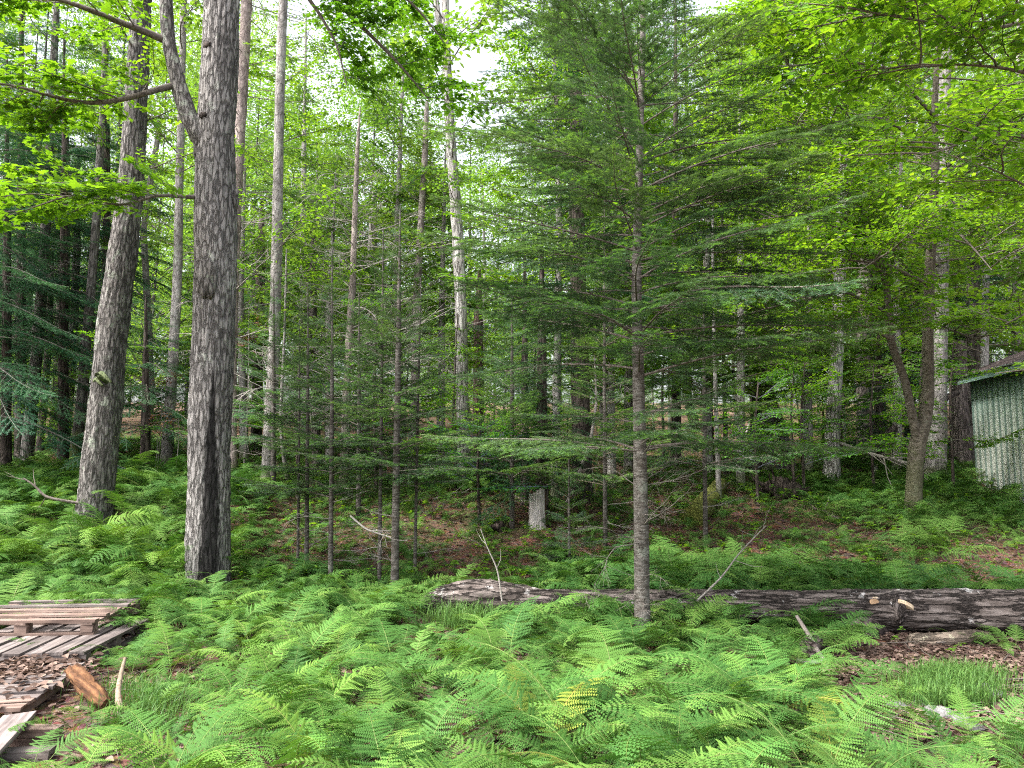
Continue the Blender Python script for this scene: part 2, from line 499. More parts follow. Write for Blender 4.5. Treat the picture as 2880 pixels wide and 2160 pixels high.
def paint_mat():
    m, N, L = new_mat('weathered_green_paint')
    tc = N.new('ShaderNodeTexCoord')
    oi = N.new('ShaderNodeObjectInfo')
    k = math_n(N, L, 'MULTIPLY', oi.outputs['Random'], 50.0)
    cx = N.new('ShaderNodeCombineXYZ')
    L.new(k, cx.inputs[0]); L.new(k, cx.inputs[1])
    off = N.new('ShaderNodeVectorMath')
    off.operation = 'ADD'
    L.new(tc.outputs['Object'], off.inputs[0]); L.new(cx.outputs[0], off.inputs[1])
    mp = N.new('ShaderNodeMapping')
    mp.inputs['Scale'].default_value = (14, 14, 1.1)
    L.new(off.outputs[0], mp.inputs[0])
    nz = noise(N, L, mp.outputs[0], 1.0, 5, 0.6)
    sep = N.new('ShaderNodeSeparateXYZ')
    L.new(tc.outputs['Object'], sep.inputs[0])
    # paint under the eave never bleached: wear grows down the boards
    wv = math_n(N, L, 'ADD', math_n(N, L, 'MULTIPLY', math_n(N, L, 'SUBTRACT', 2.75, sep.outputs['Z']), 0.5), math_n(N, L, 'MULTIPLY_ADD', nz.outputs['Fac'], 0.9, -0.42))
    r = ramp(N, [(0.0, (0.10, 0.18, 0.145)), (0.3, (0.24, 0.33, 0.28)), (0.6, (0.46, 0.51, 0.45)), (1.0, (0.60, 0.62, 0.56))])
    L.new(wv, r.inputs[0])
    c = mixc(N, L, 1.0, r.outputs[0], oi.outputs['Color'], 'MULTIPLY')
    p = N.new('ShaderNodeBsdfPrincipled')
    p.inputs['Roughness'].default_value = 0.75
    L.new(c, p.inputs['Base Color'])
    o = N.new('ShaderNodeOutputMaterial')
    L.new(p.outputs[0], o.inputs[0])
    return m


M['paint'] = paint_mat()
M['trim'] = wood_mat('green_trim_paint', (0.07, 0.13, 0.115), (0.13, 0.22, 0.195), (0.22, 0.33, 0.29), 'X', 20, 1.5, objvar=0.1)
M['shingle'] = wood_mat('asphalt_shingle', (0.07, 0.05, 0.05), (0.125, 0.095, 0.095), (0.2, 0.16, 0.155), 'X', 60, 60, objvar=0.6, rough=0.95)


def ground_mat():
    m, N, L = new_mat('forest_floor')
    tc = N.new('ShaderNodeTexCoord')
    v = tc.outputs['Object']
    n1 = noise(N, L, v, 28, 8, 0.75)
    r1 = ramp(N, [(0.3, (0.03, 0.02, 0.015)), (0.48, (0.11, 0.065, 0.045)), (0.62, (0.2, 0.125, 0.09)), (0.8, (0.32, 0.24, 0.19))])
    L.new(n1.outputs['Fac'], r1.inputs[0])
    vo = N.new('ShaderNodeTexVoronoi')
    vo.inputs['Scale'].default_value = 22
    L.new(v, vo.inputs['Vector'])
    hs = mixc(N, L, 0.35, r1.outputs[0], vo.outputs['Color'], 'SOFT_LIGHT')
    n2 = noise(N, L, v, 0.9, 5)
    r2 = ramp(N, [(0.5, (0, 0, 0)), (0.66, (1, 1, 1))])
    L.new(n2.outputs['Fac'], r2.inputs[0])
    c = mixc(N, L, math_n(N, L, 'MULTIPLY', r2.outputs[0], 0.5), hs, (0.055, 0.085, 0.03))
    bu = N.new('ShaderNodeBump')
    bu.inputs['Strength'].default_value = 0.8
    bu.inputs['Distance'].default_value = 0.04
    L.new(n1.outputs['Fac'], bu.inputs['Height'])
    p = N.new('ShaderNodeBsdfPrincipled')
    p.inputs['Roughness'].default_value = 0.95
    p.inputs['Specular IOR Level'].default_value = 0.1
    L.new(c, p.inputs['Base Color'])
    L.new(bu.outputs[0], p.inputs['Normal'])
    o = N.new('ShaderNodeOutputMaterial')
    L.new(p.outputs[0], o.inputs[0])
    return m


M['ground'] = ground_mat()

# ------------------------------------------------------------------ ground
xs = np.concatenate([np.linspace(-260, -22, 25)[:-1], np.linspace(-22, 22, 221), np.linspace(22, 260, 25)[1:]])
ys = np.concatenate([np.linspace(-40, 1, 12)[:-1], np.linspace(1, 24, 160), np.linspace(24, 300, 60)[1:]])
gx, gy = np.meshgrid(xs, ys)
gz = terrain(gx, gy) + np.where((gy > 2) & (gy < 24), rng.normal(0, 0.008, gx.shape), 0)
nx_, ny_ = len(xs), len(ys)
i = np.arange(ny_ - 1)[:, None] * nx_
j = np.arange(nx_ - 1)[None, :]
mb = MB()
mb.add(np.stack([gx, gy, gz], -1).reshape(-1, 3), np.stack([i + j, i + j + 1, i + nx_ + j + 1, i + nx_ + j], -1).reshape(-1, 4), 0, True)
tag(link('ground', mb.mesh('ground', M['ground'])), 'rising forest floor of dark soil and brown leaf litter', None, None, 'structure')

# ------------------------------------------------------------------ foliage templates
OV_V = np.array([[0, 0, 0], [0.28, 0.24, 0.03], [0.62, 0.22, 0.02], [1, 0, -0.08], [0.62, -0.22, 0.02], [0.28, -0.24, 0.03], [0.45, 0, -0.04]])
OV_F = np.array([[0, 6, 2, 1], [6, 3, 2, 2], [0, 5, 4, 6], [6, 4, 3, 3]])
OV_F3 = np.array([[0, 6, 1], [6, 2, 1], [6, 3, 2], [0, 5, 6], [5, 4, 6], [4, 3, 6]])
_mo = [(0, 0), (-0.02, 0.22), (-0.16, 0.36), (0.16, 0.40), (0.22, 0.60), (0.40, 0.47), (0.50, 0.18), (0.66, 0.24), (0.70, 0.10), (1.0, 0.0)]
_mo = _mo + [(x, -y) for x, y in _mo[-2:0:-1]]
MA_V = np.array([[x, y, -0.10 * (x - 0.3) ** 2 - 0.15 * y * y] for x, y in _mo] + [[0.32, 0, 0.03]])
MA_F3 = np.array([[k, len(_mo), (k + 1) % len(_mo)] for k in range(len(_mo))])[:, ::-1]
DI_V = np.array([[0, 0, 0], [0.5, 0.3, 0.03], [1, 0, -0.05], [0.5, -0.3, 0.03]])
DI_F = np.array([[0, 3, 2, 1]])


def stamp(mb, tv, tf, pos, xd, nd, scale, mat=0):
    pos = np.asarray(pos)
    if len(pos) == 0: return
    xd = unit(xd)
    yd = unit(np.cross(nd, xd))
    zd = np.cross(xd, yd)
    s = np.asarray(scale)[:, None, None]
    V = pos[:, None, :] + s * (tv[None, :, 0, None] * xd[:, None, :] + tv[None, :, 1, None] * yd[:, None, :] + tv[None, :, 2, None] * zd[:, None, :])
    k = len(tv)
    f = tf[None] + (np.arange(len(pos)) * k)[:, None, None]
    mb.add(V.reshape(-1, 3), f.reshape(-1, tf.shape[1]), mat)


def leaf_spray(seed, L=1.6, shape='ovate', size=0.085, nt=14, spacing=0.055, droop=0.12, flat=0.35):
    """a leafy bough along +X lying in the XY plane; slot 0 wood, slot 1 leaves"""
    g = np.random.default_rng(seed)
    wood, lv = MB(), ([], [], [], [])
    mb = MB()

    def path(p0, d0, ln, n, dr, wig):
        pts = [np.array(p0, float)]
        d = unit(d0)
        for k in range(n):
            d = unit(d + g.normal(0, wig, 3) * [1, 1, 0.4] + [0, 0, -dr / n])
            pts.append(pts[-1] + d * ln / n)
        return np.array(pts)

    def leaves(p, t0):
        Ls = np.concatenate([[0], np.cumsum(np.linalg.norm(np.diff(p, axis=0), axis=1))])
        s = np.arange(Ls[-1] * t0 + spacing * g.uniform(0, 1), Ls[-1] + spacing * 0.3, spacing)
        if len(s) == 0: return
        s = np.minimum(s, Ls[-1])
        q = np.stack([np.interp(s, Ls, p[:, k]) for k in range(3)], 1)
        t = unit(p[-1] - p[0])
        side = np.where(np.arange(len(s)) % 2 == 0, 1.0, -1.0)[:, None]
        lat = unit(np.cross([0, 0, 1.0], t))
        xd = unit(t[None] * g.uniform(0.3, 1.0, (len(s), 1)) + side * lat[None] * g.uniform(0.5, 1.1, (len(s), 1)) + np.array([0, 0, -1.0])[None] * g.uniform(-0.1, 0.4, (len(s), 1)))
        nd = np.array([0, 0, 1.0])[None] + g.normal(0, flat, (len(s), 3))
        lv[0].append(q); lv[1].append(xd); lv[2].append(nd)
        lv[3].append(size * g.uniform(0.45, 1.25, len(s)))

    main = path((0, 0, 0), (1, 0, 0.1), L, 9, droop, 0.10)
    r0 = 0.006 * L + 0.003
    tube(mb, main, np.linspace(r0, 0.0025, len(main)), 5, 0, cap=False)
    leaves(main, 0.45)
    for k in range(nt):
        t = 0.12 + 0.86 * (k + g.uniform(0, 0.7)) / nt
        f = t * 9
        a = int(min(f, 8))
        p0 = main[a] + (main[a + 1] - main[a]) * (f - a)
        sgn = 1 if k % 2 else -1
        ang = R(g.uniform(35, 68)) * sgn
        ln = L * g.uniform(0.28, 0.5) * (1.05 - 0.65 * t)
        tw = path(p0, (math.cos(ang), math.sin(ang), g.uniform(-0.1, 0.25)), ln, 5, droop, 0.12)
        tube(mb, tw, np.linspace(r0 * 0.5 * (1 - 0.5 * t), 0.0015, 6), 4, 0, cap=False)
        leaves(tw, 0.12)
        for q in range(int(g.integers(1, 4))):
            tt = g.uniform(0.2, 0.7)
            p1 = tw[int(tt * 5)]
            a2 = ang + R(g.uniform(30, 60)) * g.choice([-1, 1])
            t2 = path(p1, (math.cos(a2), math.sin(a2), g.uniform(-0.1, 0.2)), ln * g.uniform(0.3, 0.55), 3, droop, 0.1)
            tube(mb, t2, np.linspace(0.003, 0.001, 4), 3, 0, cap=False)
            leaves(t2, 0.15)
    pos, xd, nd, s = [np.concatenate(a) for a in lv]
    tv, tf = {'ovate': (OV_V, OV_F3), 'maple': (MA_V, MA_F3), 'diamond': (DI_V, DI_F)}[shape]
    stamp(mb, tv, tf, pos, xd, nd, s, 1)
    return mb


def needle_rows(mb, segs, spacing, nl, nw, g, mat=1, up=0.25, jit=0.25, tips=0.0):
    """segs: list of polylines (twigs); two ranks of flat needles"""
    P0, D, S, NEW = [], [], [], []
    for p in segs:
        shoot = g.random() < tips
        Ls = np.concatenate([[0], np.cumsum(np.linalg.norm(np.diff(p, axis=0), axis=1))])
        if Ls[-1] < 0.01: continue
        s = np.arange(spacing * g.uniform(0.1, 1), Ls[-1], spacing)
        q = np.stack([np.interp(s, Ls, p[:, k]) for k in range(3)], 1)
        t = unit(p[-1] - p[0])
        lat = unit(np.cross([0, 0, 1.0], t))
        for sg in (1, -1):
            n = len(s)
            d = lat[None] * sg * 0.85 + t[None] * g.uniform(0.3, 0.7, (n, 1)) + np.array([0, 0, 1.0])[None] * g.normal(up, jit, (n, 1))
            NEW.append((s > Ls[-1] - max(0.045, 0.35 * Ls[-1])) & shoot)
            P0.append(q + g.normal(0, 0.0015, q.shape)); D.append(unit(d)); S.append(nl * g.uniform(0.7, 1.1, n) * np.clip(1.25 - 0.6 * s / Ls[-1], 0.6, 1))
    P0, D, S = np.concatenate(P0), np.concatenate(D), np.concatenate(S)
    N_ = np.array([0, 0, 1.0])[None] + g.normal(0, 0.3, D.shape)
    W = unit(np.cross(N_, D)) * nw * 0.5
    V = np.stack([P0 - W, P0 + W, P0 + D * S[:, None]], 1)
    ii = np.arange(len(P0) * 3).reshape(-1, 3)
    NEW = np.concatenate(NEW)
    mb.add(V.reshape(-1, 3), ii[~NEW], mat)
    if NEW.any():
        mb.f.append((ii[NEW] + mb.n - len(V) * 3, mat + 1, False))


def conifer_bough(seed, L=1.5, spacing=0.0042, nl=0.027, nw=0.0042, nsec=15, rise=0.05, droop=0.1, bare=0.15, tert=0.088, wmax=0.50, split=False, up=0.2):
    g = np.random.default_rng(seed)
    wood = MB()
    fol = MB() if split else wood
    n = 12
    t = np.linspace(0, 1, n)
    main = np.stack([L * t, 0.05 * L * np.sin(t * g.uniform(2, 4) + g.uniform(0, 6)) * t, L * (rise * t - droop * t * t + 0.06 * droop / 0.1 * np.maximum(t - 0.6, 0) ** 2 * 3)], 1)
    tube(wood, main, np.linspace(0.0045 * L + 0.002, 0.0018, n), 5, 0, cap=False)
    segs = [main[int(n * max(bare, 0.5)):]]

    def at(p, u):
        f = u * (len(p) - 1)
        a = int(min(f, len(p) - 2))
        return p[a] + (p[a + 1] - p[a]) * (f - a), unit(p[a + 1] - p[a])

    for k in range(nsec):
        u = bare + (0.985 - bare) * (k + g.uniform(0, 0.6)) / nsec
        for sg in (1, -1):
            if g.random() < 0.1: continue
            p0, d = at(main, u)
            ang = R(g.uniform(42, 66)) * sg
            dd = np.array([d[0] * math.cos(ang) - d[1] * math.sin(ang), d[0] * math.sin(ang) + d[1] * math.cos(ang), d[2] + g.uniform(-0.12, 0.1)])
            prof = min(1, (u - bare) / 0.18 + 0.25) * (1 - u) ** 0.75 + 0.06
            ln = L * wmax * prof * g.uniform(0.7, 1.1)
            m = 5
            s = np.linspace(0, 1, m)
            fw = np.array([1.0, 0, 0])
            sec = p0[None] + ln * s[:, None] * (dd[None] * (1 - 0.25 * s[:, None]) + fw[None] * 0.22 * s[:, None]) + np.array([0, 0, -1.0])[None] * (ln * 0.12 * s[:, None] ** 2)
            tube(wood, sec, np.linspace(0.0032 * (0.4 + ln), 0.001, m), 3, 0, cap=False)
            segs.append(sec[1:] if ln > 0.3 else sec)
            nt_ = int(ln / tert)
            for q in range(nt_):
                v = 0.15 + 0.8 * (q + g.uniform(0, 0.8)) / max(nt_, 1)
                if v > 0.95: continue
                p1, d1 = at(sec, v)
                for s2 in (1, -1):
                    if g.random() < 0.12: continue
                    a2 = R(g.uniform(40, 60)) * s2
                    d2 = np.array([d1[0] * math.cos(a2) - d1[1] * math.sin(a2), d1[0] * math.sin(a2) + d1[1] * math.cos(a2), d1[2] + g.uniform(-0.15, 0.12)])
                    l2 = ln * 0.36 * (1 - v) * g.uniform(0.6, 1.1) + 0.025
                    segs.append(np.stack([p1, p1 + d2 * l2 * 0.5, p1 + d2 * l2 + [0, 0, -0.06 * l2]]))
    needle_rows(fol, segs, spacing, nl, nw, g, 0 if split else 1, up=up, tips=0.45 if split else 0.0)
    return (wood, fol) if split else wood


def dead_bough(seed, L=1.2, nt=9, droop=0.1):
    g = np.random.default_rng(seed)
    mb = MB()
    n = 8
    d = np.array([1, 0, 0.1])
    pts = [np.zeros(3)]
    for k in range(n):
        d = unit(d + g.normal(0, 0.12, 3) + [0, 0, -droop / n])
        pts.append(pts[-1] + d * L / n)
    pts = np.array(pts)
    tube(mb, pts, np.linspace(0.005 * L + 0.003, 0.0018, n + 1), 5, 0, cap=False)
    for k in range(nt):
        a = int(g.integers(1, n))
        dd = unit(unit(pts[a + 1 if a < n else a] - pts[a - 1]) + g.normal(0, 0.6, 3) * [1, 1, 0.6])
        l2 = L * g.uniform(0.15, 0.42)
        q = np.stack([pts[a], pts[a] + dd * l2 * 0.5 + g.normal(0, 0.03, 3), pts[a] + dd * l2 + g.normal(0, 0.05, 3)])
        tube(mb, q, [0.0035, 0.0022, 0.0012], 3, 0, cap=False)
        for z in range(2):
            d3 = unit(dd + g.normal(0, 0.6, 3))
            tube(mb, np.stack([q[1], q[1] + d3 * l2 * 0.4]), [0.0018, 0.0009], 3, 0, cap=False)
    return mb


def frond(seed, L=0.55):
    """one fern frond: rises from the origin, arches towards +X; slot 0 blade, slot 1 stalk"""
    g = np.random.default_rng(seed)
    mb = MB()
    n = 44
    a0, a1 = R(g.uniform(58, 80)), R(g.uniform(-62, 2))
    t = np.linspace(0, 1, n)
    a = a0 + (a1 - a0) * t ** g.uniform(1.0, 1.5)
    T2 = np.stack([np.cos(a), np.zeros(n), np.sin(a)], 1)
    side = 0.06 * np.sin(t * 3 + g.uniform(0, 6))
    path = np.concatenate([[np.zeros(3)], np.cumsum(T2[:-1] * L / (n - 1), 0)])
    path[:, 1] += side * L * t
    tube(mb, path[::3], np.linspace(0.0028, 0.0007, len(path[::3])), 3, 1, cap=False)
    npn = int(g.integers(20, 25))
    s0 = g.uniform(0.22, 0.32)
    W = L * g.uniform(0.17, 0.28)
    twist = g.uniform(-0.25, 0.25)
    tri = []
    for k in range(npn):
        u = (k + 0.3) / npn
        s = s0 + (0.99 - s0) * u ** 0.93
        f = s * (n - 1)
        i0 = int(min(f, n - 2))
        p = path[i0] + (path[i0 + 1] - path[i0]) * (f - i0)
        tt = unit(path[i0 + 1] - path[i0])
        Y = np.array([0, 1.0, 0])
        Nn = unit(np.cross(tt, Y))
        ln = W * (1 - u) ** 0.8 * (0.72 + 0.28 * min(1, u / 0.15)) * g.uniform(0.9, 1.08) + 0.004
        for sg in (1, -1):
            if g.random() < 0.035: continue
            fa = R(g.uniform(8, 34))
            Ys = Y * sg * math.cos(twist) + Nn * math.sin(twist) * sg
            dr = unit(Ys * math.cos(fa) + tt * math.sin(fa))
            pr = unit(np.cross(dr, Nn))
            up = g.uniform(-0.42, -0.02)
            m = max(3, int(ln / 0.0085))
            q = np.arange(m) / m
            ax = p[None] + dr[None] * ln * q[:, None] + Nn[None] * (up * ln * q[:, None] ** 1.5)
            pl = (0.52 * (0.99 - s0) * L / npn) * (1 - q) ** 0.5 * (0.6 + 0.4 * min(1.0, ln / (0.5 * W))) + 0.0012
            st = ln / m
            for s2 in (1, -1):
                b0 = ax
                b1 = ax + dr[None] * st * 0.95
                tip = ax + dr[None] * (st * 0.6 + pl[:, None] * 0.35) + pr[None] * s2 * pl[:, None] - Nn[None] * pl[:, None] * 0.12
                tri.append(np.stack([b0, b1, tip], 1) if s2 > 0 else np.stack([b1, b0, tip], 1))
    V = np.concatenate(tri).reshape(-1, 3)
    mb.add(V, np.arange(len(V)).reshape(-1, 3), 0)
    return mb


def mat4(loc, rot, s):
    return Matrix.LocRotScale(Vector(loc), Euler(rot), Vector((s, s, s)))


# shared meshes
FR = [frond(100 + k) for k in range(24)]
FRM = [f.mesh('fern_frond', [M['fern'], M['fern_stem']]) for f in FR]
FIRB = [conifer_bough(200 + k, 1.5, split=True, droop=0.16 + 0.03 * k, rise=0.10) for k in range(6)]
FIRW = [a.mesh('fir_branch', M['twig']) for a, b in FIRB]
FIRN = [b.mesh('fir_needles', [M['fir'], M['fir_tip']]) for a, b in FIRB]
SAPB = [conifer_bough(230 + k, 0.8, 0.0045, 0.023, 0.0038, 10, 0.10, 0.12, split=True, tert=0.075) for k in range(4)]
SAPW = [a.mesh('fir_sapling_branch', M['twig']) for a, b in SAPB]
SAPN = [b.mesh('fir_sapling_needles', [M['fir'], M['fir_tip']]) for a, b in SAPB]
HEM = [conifer_bough(260 + k, 2.0, 0.008, 0.026, 0.0065, 19, 0.05, 0.30 + 0.06 * k, bare=0.15, tert=0.11, wmax=0.42, up=-0.05).mesh('hemlock_branch', [M['twig'], M['hemlock']]) for k in range(5)]
DARKB = [conifer_bough(290 + k, 1.2, 0.008, 0.024, 0.0055, 13, 0.0, 0.36, bare=0.12, tert=0.09, wmax=0.4, up=0.1).mesh('spruce_branch', [M['twig'], M['hemlock']]) for k in range(3)]
MAPL = [leaf_spray(300 + k, 1.3, 'maple', 0.115, 12, 0.075).mesh('maple_spray', [M['twig'], M['maple']]) for k in range(5)]
BEEC = [leaf_spray(320 + k, 1.7, 'ovate', 0.095, 15, 0.06).mesh('beech_spray', [M['twig'], M['beech']]) for k in range(6)]
BEEF = [leaf_spray(340 + k, 1.8, 'diamond', 0.12, 15, 0.075, flat=0.5).mesh('broadleaf_spray', [M['twig'], M['far_leaf']]) for k in range(5)]
BEEN = [leaf_spray(350 + k, 1.1, 'ovate', 0.095, 11, 0.055).mesh('beech_near_spray', [M['twig'], M['beech']]) for k in range(5)]
DEAD = [dead_bough(360 + k).mesh('dead_branch', M['dead_twig']) for k in range(5)]
RUST = [leaf_spray(380 + k, 0.7, 'ovate', 0.06, 7, 0.05, droop=0.3).mesh('rust_spray', [M['dead_twig'], M['rust_leaf']]) for k in range(2)]


# ------------------------------------------------------------------ trees
class Tree:
    def __init__(self, name, label, cat, d, pts, bark, group=None, rough=0.12, flare=0.45, extend=3.5, sides=18, color=None, sink=0.12, plates=0.0, step=0.14):
        """pts: (px, py, width px) up the stem; the first is the foot, set on the ground"""
        self.d = d
        b = P(pts[0][0], pts[0][1], d)
        b[2] = TZ(b[0], d)
        self.base = b
        self.root = thing(name, label, cat, b, 0, group)
        q = [np.array([0, 0, -sink])]
        r = [pts[0][2] * d / F / 2]
        for p in pts[1:]:
            dd = p[3] if len(p) > 3 else d
            w3 = P(p[0], p[1], dd)
            q.append(w3 - b)
            r.append(p[2] * dd / F / 2)
        if pts[-1][1] <= 20 and extend:
            dirv = unit(q[-1] - q[-2])
            q.append(q[-1] + dirv * extend)
            r.append(r[-1] * 0.7)
        self.pts, self.rad = resample(q, r, step)
        mb = MB()
        tube(mb, self.pts, self.rad, sides, 0, rough, int(d * 100) + int(pts[0][0]), True, flare, plates=plates)
        self.trunk = link('trunk', mb.mesh('trunk', bark), self.root, color=color)
        self.L = np.concatenate([[0], np.cumsum(np.linalg.norm(np.diff(self.pts, axis=0), axis=1))])

    def at_z(self, z):
        return np.array([np.interp(z, self.pts[:, 2], self.pts[:, k]) for k in range(3)])

    def r_z(self, z):
        return float(np.interp(z, self.pts[:, 2], self.rad))

    def height(self):
        return self.pts[-1, 2]

    def limb(self, pts, bark, name='branch', color=None, sides=8, rough=0.08, step=0.1):
        """pts: (px, py, width px, d) absolute; a limb of this tree"""
        q = [P(p[0], p[1], p[3]) - self.base for p in pts]
        r = [p[2] * p[3] / F / 2 for p in pts]
        q, r = resample(q, r, step)
        mb = MB()
        tube(mb, q, r, sides, 0, rough, int(pts[0][0]), True)
        o = link(name, mb.mesh('limb', bark), self.root, color=color)
        return o, q

    def bough(self, mesh, z, az, pitch, s, color=None, name='branch', child=None, cname='needles', roll=0.0):
        p = self.at_z(z)
        o = link(name, mesh, self.root, p, (roll, -pitch, az), s, color)
        if child is not None:
            link(cname, child, o, color=color)
        return o


def whorls(T, W, Nn, z0, z1, step, per, l0, l1, base_len, pitch0=0.25, pitch1=0.5, tint=None, g=None, power=1.0, skip=0.0, cname='needles', azf=None):
    """boughs in whorls from z0 to z1; length falls from l0 to l1"""
    g = g or rng
    z = z0
    while z < z1:
        u = (z - z0) / max(z1 - z0, 1e-6)
        ln = l0 + (l1 - l0) * u ** power
        a0 = g.uniform(0, 6.28)
        for k in range(per):
            if g.random() < skip: continue
            az = a0 + k * 6.283 / per + g.normal(0, 0.25)
            if azf is not None and not azf(az): continue
            i = int(g.integers(len(W)))
            c = None if tint is None else tuple(np.array(tint) * g.uniform(0.85, 1.15))
            T.bough(W[i], z + g.normal(0, step * 0.12), az, g.normal(pitch0 + (pitch1 - pitch0) * u, 0.10), ln * g.uniform(0.75, 1.12) / base_len, c,
                    child=None if Nn is None else Nn[i], cname=cname, roll=g.normal(0, 0.15))
        z += step * g.uniform(0.8, 1.2)


def leafy(T, meshes, n, z0, z1, l0, l1, base_len, tint=None, g=None, azc=None, azw=3.14, p0=0.05, p1=0.6):
    g = g or rng
    for k in range(n):
        u = (k + g.uniform(0, 1)) / n
        z = z0 + (z1 - z0) * u
        az = g.uniform(0, 6.28) if azc is None else azc + g.uniform(-azw, azw)
        c = None if tint is None else tuple(np.array(tint) * g.uniform(0.85, 1.15))
        T.bough(meshes[int(g.integers(len(meshes)))], z, az, g.uniform(p0, p1), (l0 + (l1 - l0) * u) * g.uniform(0.8, 1.2) / base_len, c, roll=g.normal(0, 0.2))


def dead_boughs(T, n, z0, z1, l0, l1, g=None, p0=-0.3, p1=0.3):
    g = g or rng
    for k in range(n):
        u = (k + g.uniform(0, 1)) / n
        T.bough(DEAD[int(g.integers(len(DEAD)))], z0 + (z1 - z0) * u, g.uniform(0, 6.28), g.uniform(p0, p1), (l0 + (l1 - l0) * u) * g.uniform(0.6, 1.3) / 1.2, name='dead_branch')


def sprays_along(T, limb, q, meshes, n, s0, s1, t0=0.1, tint=None, g=None, spread=1.2, pitch=(-0.1, 0.35)):
    g = g or rng
    for k in range(n):
        u = t0 + (1 - t0) * (k + g.uniform(0, 1)) / n
        f = u * (len(q) - 1)
        a = int(min(f, len(q) - 2))
        p = q[a] + (q[a + 1] - q[a]) * (f - a)
        d = q[a + 1] - q[a]
        az = math.atan2(d[1], d[0]) + (g.choice([-1, 1]) * g.uniform(0.3, spread) if u < 0.97 else 0)
        c = None if tint is None else tuple(np.array(tint) * g.uniform(0.85, 1.15))
        link('leaf_spray', meshes[int(g.integers(len(meshes)))], limb, p, (g.normal(0, 0.2), -g.uniform(*pitch), az), g.uniform(s0, s1), c)


# --- the big maple with the black streak
T2 = Tree('maple_tree', 'thick grey maple with a black wet streak down its foot and a forked stem', 'tree', 8.7,
          [(588, 1645, 112), (585, 1500, 113), (588, 1300, 112), (595, 1100, 111), (602, 900, 112), (606, 720, 117), (606, 550, 112), (608, 360, 104), (620, 150, 101), (623, 0, 99)],
          M['bark_bigmaple'], rough=0.05, flare=0.10, extend=2.5, sides=84, plates=0.0055, step=0.04)
lim, q = T2.limb([(590, 420, 62, 8.65), (548, 370, 52, 8.6), (520, 300, 46, 8.6), (497, 220, 42, 8.6), (474, 120, 38, 8.6), (466, 0, 36, 8.6), (462, -160, 30, 8.6)], M['bark_maple'], 'stem', rough=0.12, sides=16)
# knots and the old wound
for (px, py, wpx, hpx) in ((605, 790, 58, 120), (590, 345, 30, 18), (600, 150, 30, 20), (560, 420, 46, 80), (664, 560, 30, 60)):
    p = P(px, py, 8.7) - T2.base
    g = np.random.default_rng(px)
    mbk = MB()
    th = np.linspace(0, np.pi, 9); ph = np.linspace(0, 2 * np.pi, 16, endpoint=False)
    vv = []
    c = T2.at_z(p[2])
    dx = p[0] - c[0]
    rr = T2.r_z(p[2])
    yy = -math.sqrt(max(rr * rr - dx * dx, 0.0004))
    hx, hz = wpx * 8.7 / F / 2, hpx * 8.7 / F / 2
    for a_ in th:
        for b_ in ph:
            k_ = 1 + g.normal(0, 0.10)
            vv.append([hx * math.sin(a_) * math.cos(b_) * k_, 0.035 * math.sin(a_) * math.sin(b_) * k_, hz * math.cos(a_) * k_])
    ii = np.arange(8)[:, None] * 16; jj = np.arange(16)[None, :]
    mbk.add(vv, np.stack([ii + jj, ii + (jj + 1) % 16, ii + 16 + (jj + 1) % 16, ii + 16 + jj], -1).reshape(-1, 4), 0, True)
    link('knot', mbk.mesh('knot', M['bark_dark'] if hpx < 60 else M['bark_maple']), T2.root, (p[0], c[1] + yy + 0.008, p[2]), (0, 0, math.atan2(dx, -yy) if False else -math.asin(max(-1, min(1, dx / rr))) * -1))
for pts, n in (([(468, 115, 24, 8.6), (400, 85, 21, 8.4), (330, 60, 18, 8.2), (260, 30, 16, 8.0), (190, 5, 14, 7.9), (100, -20, 10, 7.7), (-40, -50, 5, 7.5)], 7),
               ([(490, 240, 20, 8.6), (440, 252, 18, 8.4), (380, 272, 16, 8.3), (300, 288, 14, 8.2), (230, 290, 12, 8.1), (150, 272, 10, 8.0), (60, 245, 8, 7.9), (-60, 225, 4, 7.8)], 15),
               ([(556, 555, 14, 8.6), (500, 552, 11, 8.4), (440, 548, 9, 8.2), (380, 570, 8, 8.0), (330, 580, 6, 7.9), (240, 555, 4, 7.7), (90, 545, 3, 7.4)], 14)):
    lim, q = T2.limb(pts, M['twig'], step=0.07, rough=0.05)
    sprays_along(T2, lim, q, MAPL, n, 0.5, 0.95, 0.12, g=np.random.default_rng(n), pitch=(-0.25, 0.15))
for pts, n in (([(640, -170, 20, 8.8), (800, -120, 17, 9.0), (920, -30, 15, 9.1), (985, 45, 13, 9.2), (1080, 135, 10, 9.4), (1140, 200, 7, 9.5), (1210, 285, 3, 9.6)], 15),
               ([(650, -150, 18, 8.7), (820, -70, 14, 9.0), (900, 40, 10, 9.2), (950, 130, 7, 9.3), (975, 240, 3, 9.3)], 12),
               ([(650, -190, 18, 8.7), (900, -150, 14, 9.3), (1080, -60, 10, 9.8), (1180, 30, 7, 10.0), (1250, 120, 3, 10.1)], 12)):
    lim, q = T2.limb(pts, M['twig'], step=0.08)
    sprays_along(T2, lim, q, MAPL, n, 0.4, 0.75, 0.3, tint=(0.7, 0.82, 0.9), g=np.random.default_rng(n + 40), pitch=(-0.35, 0.15))

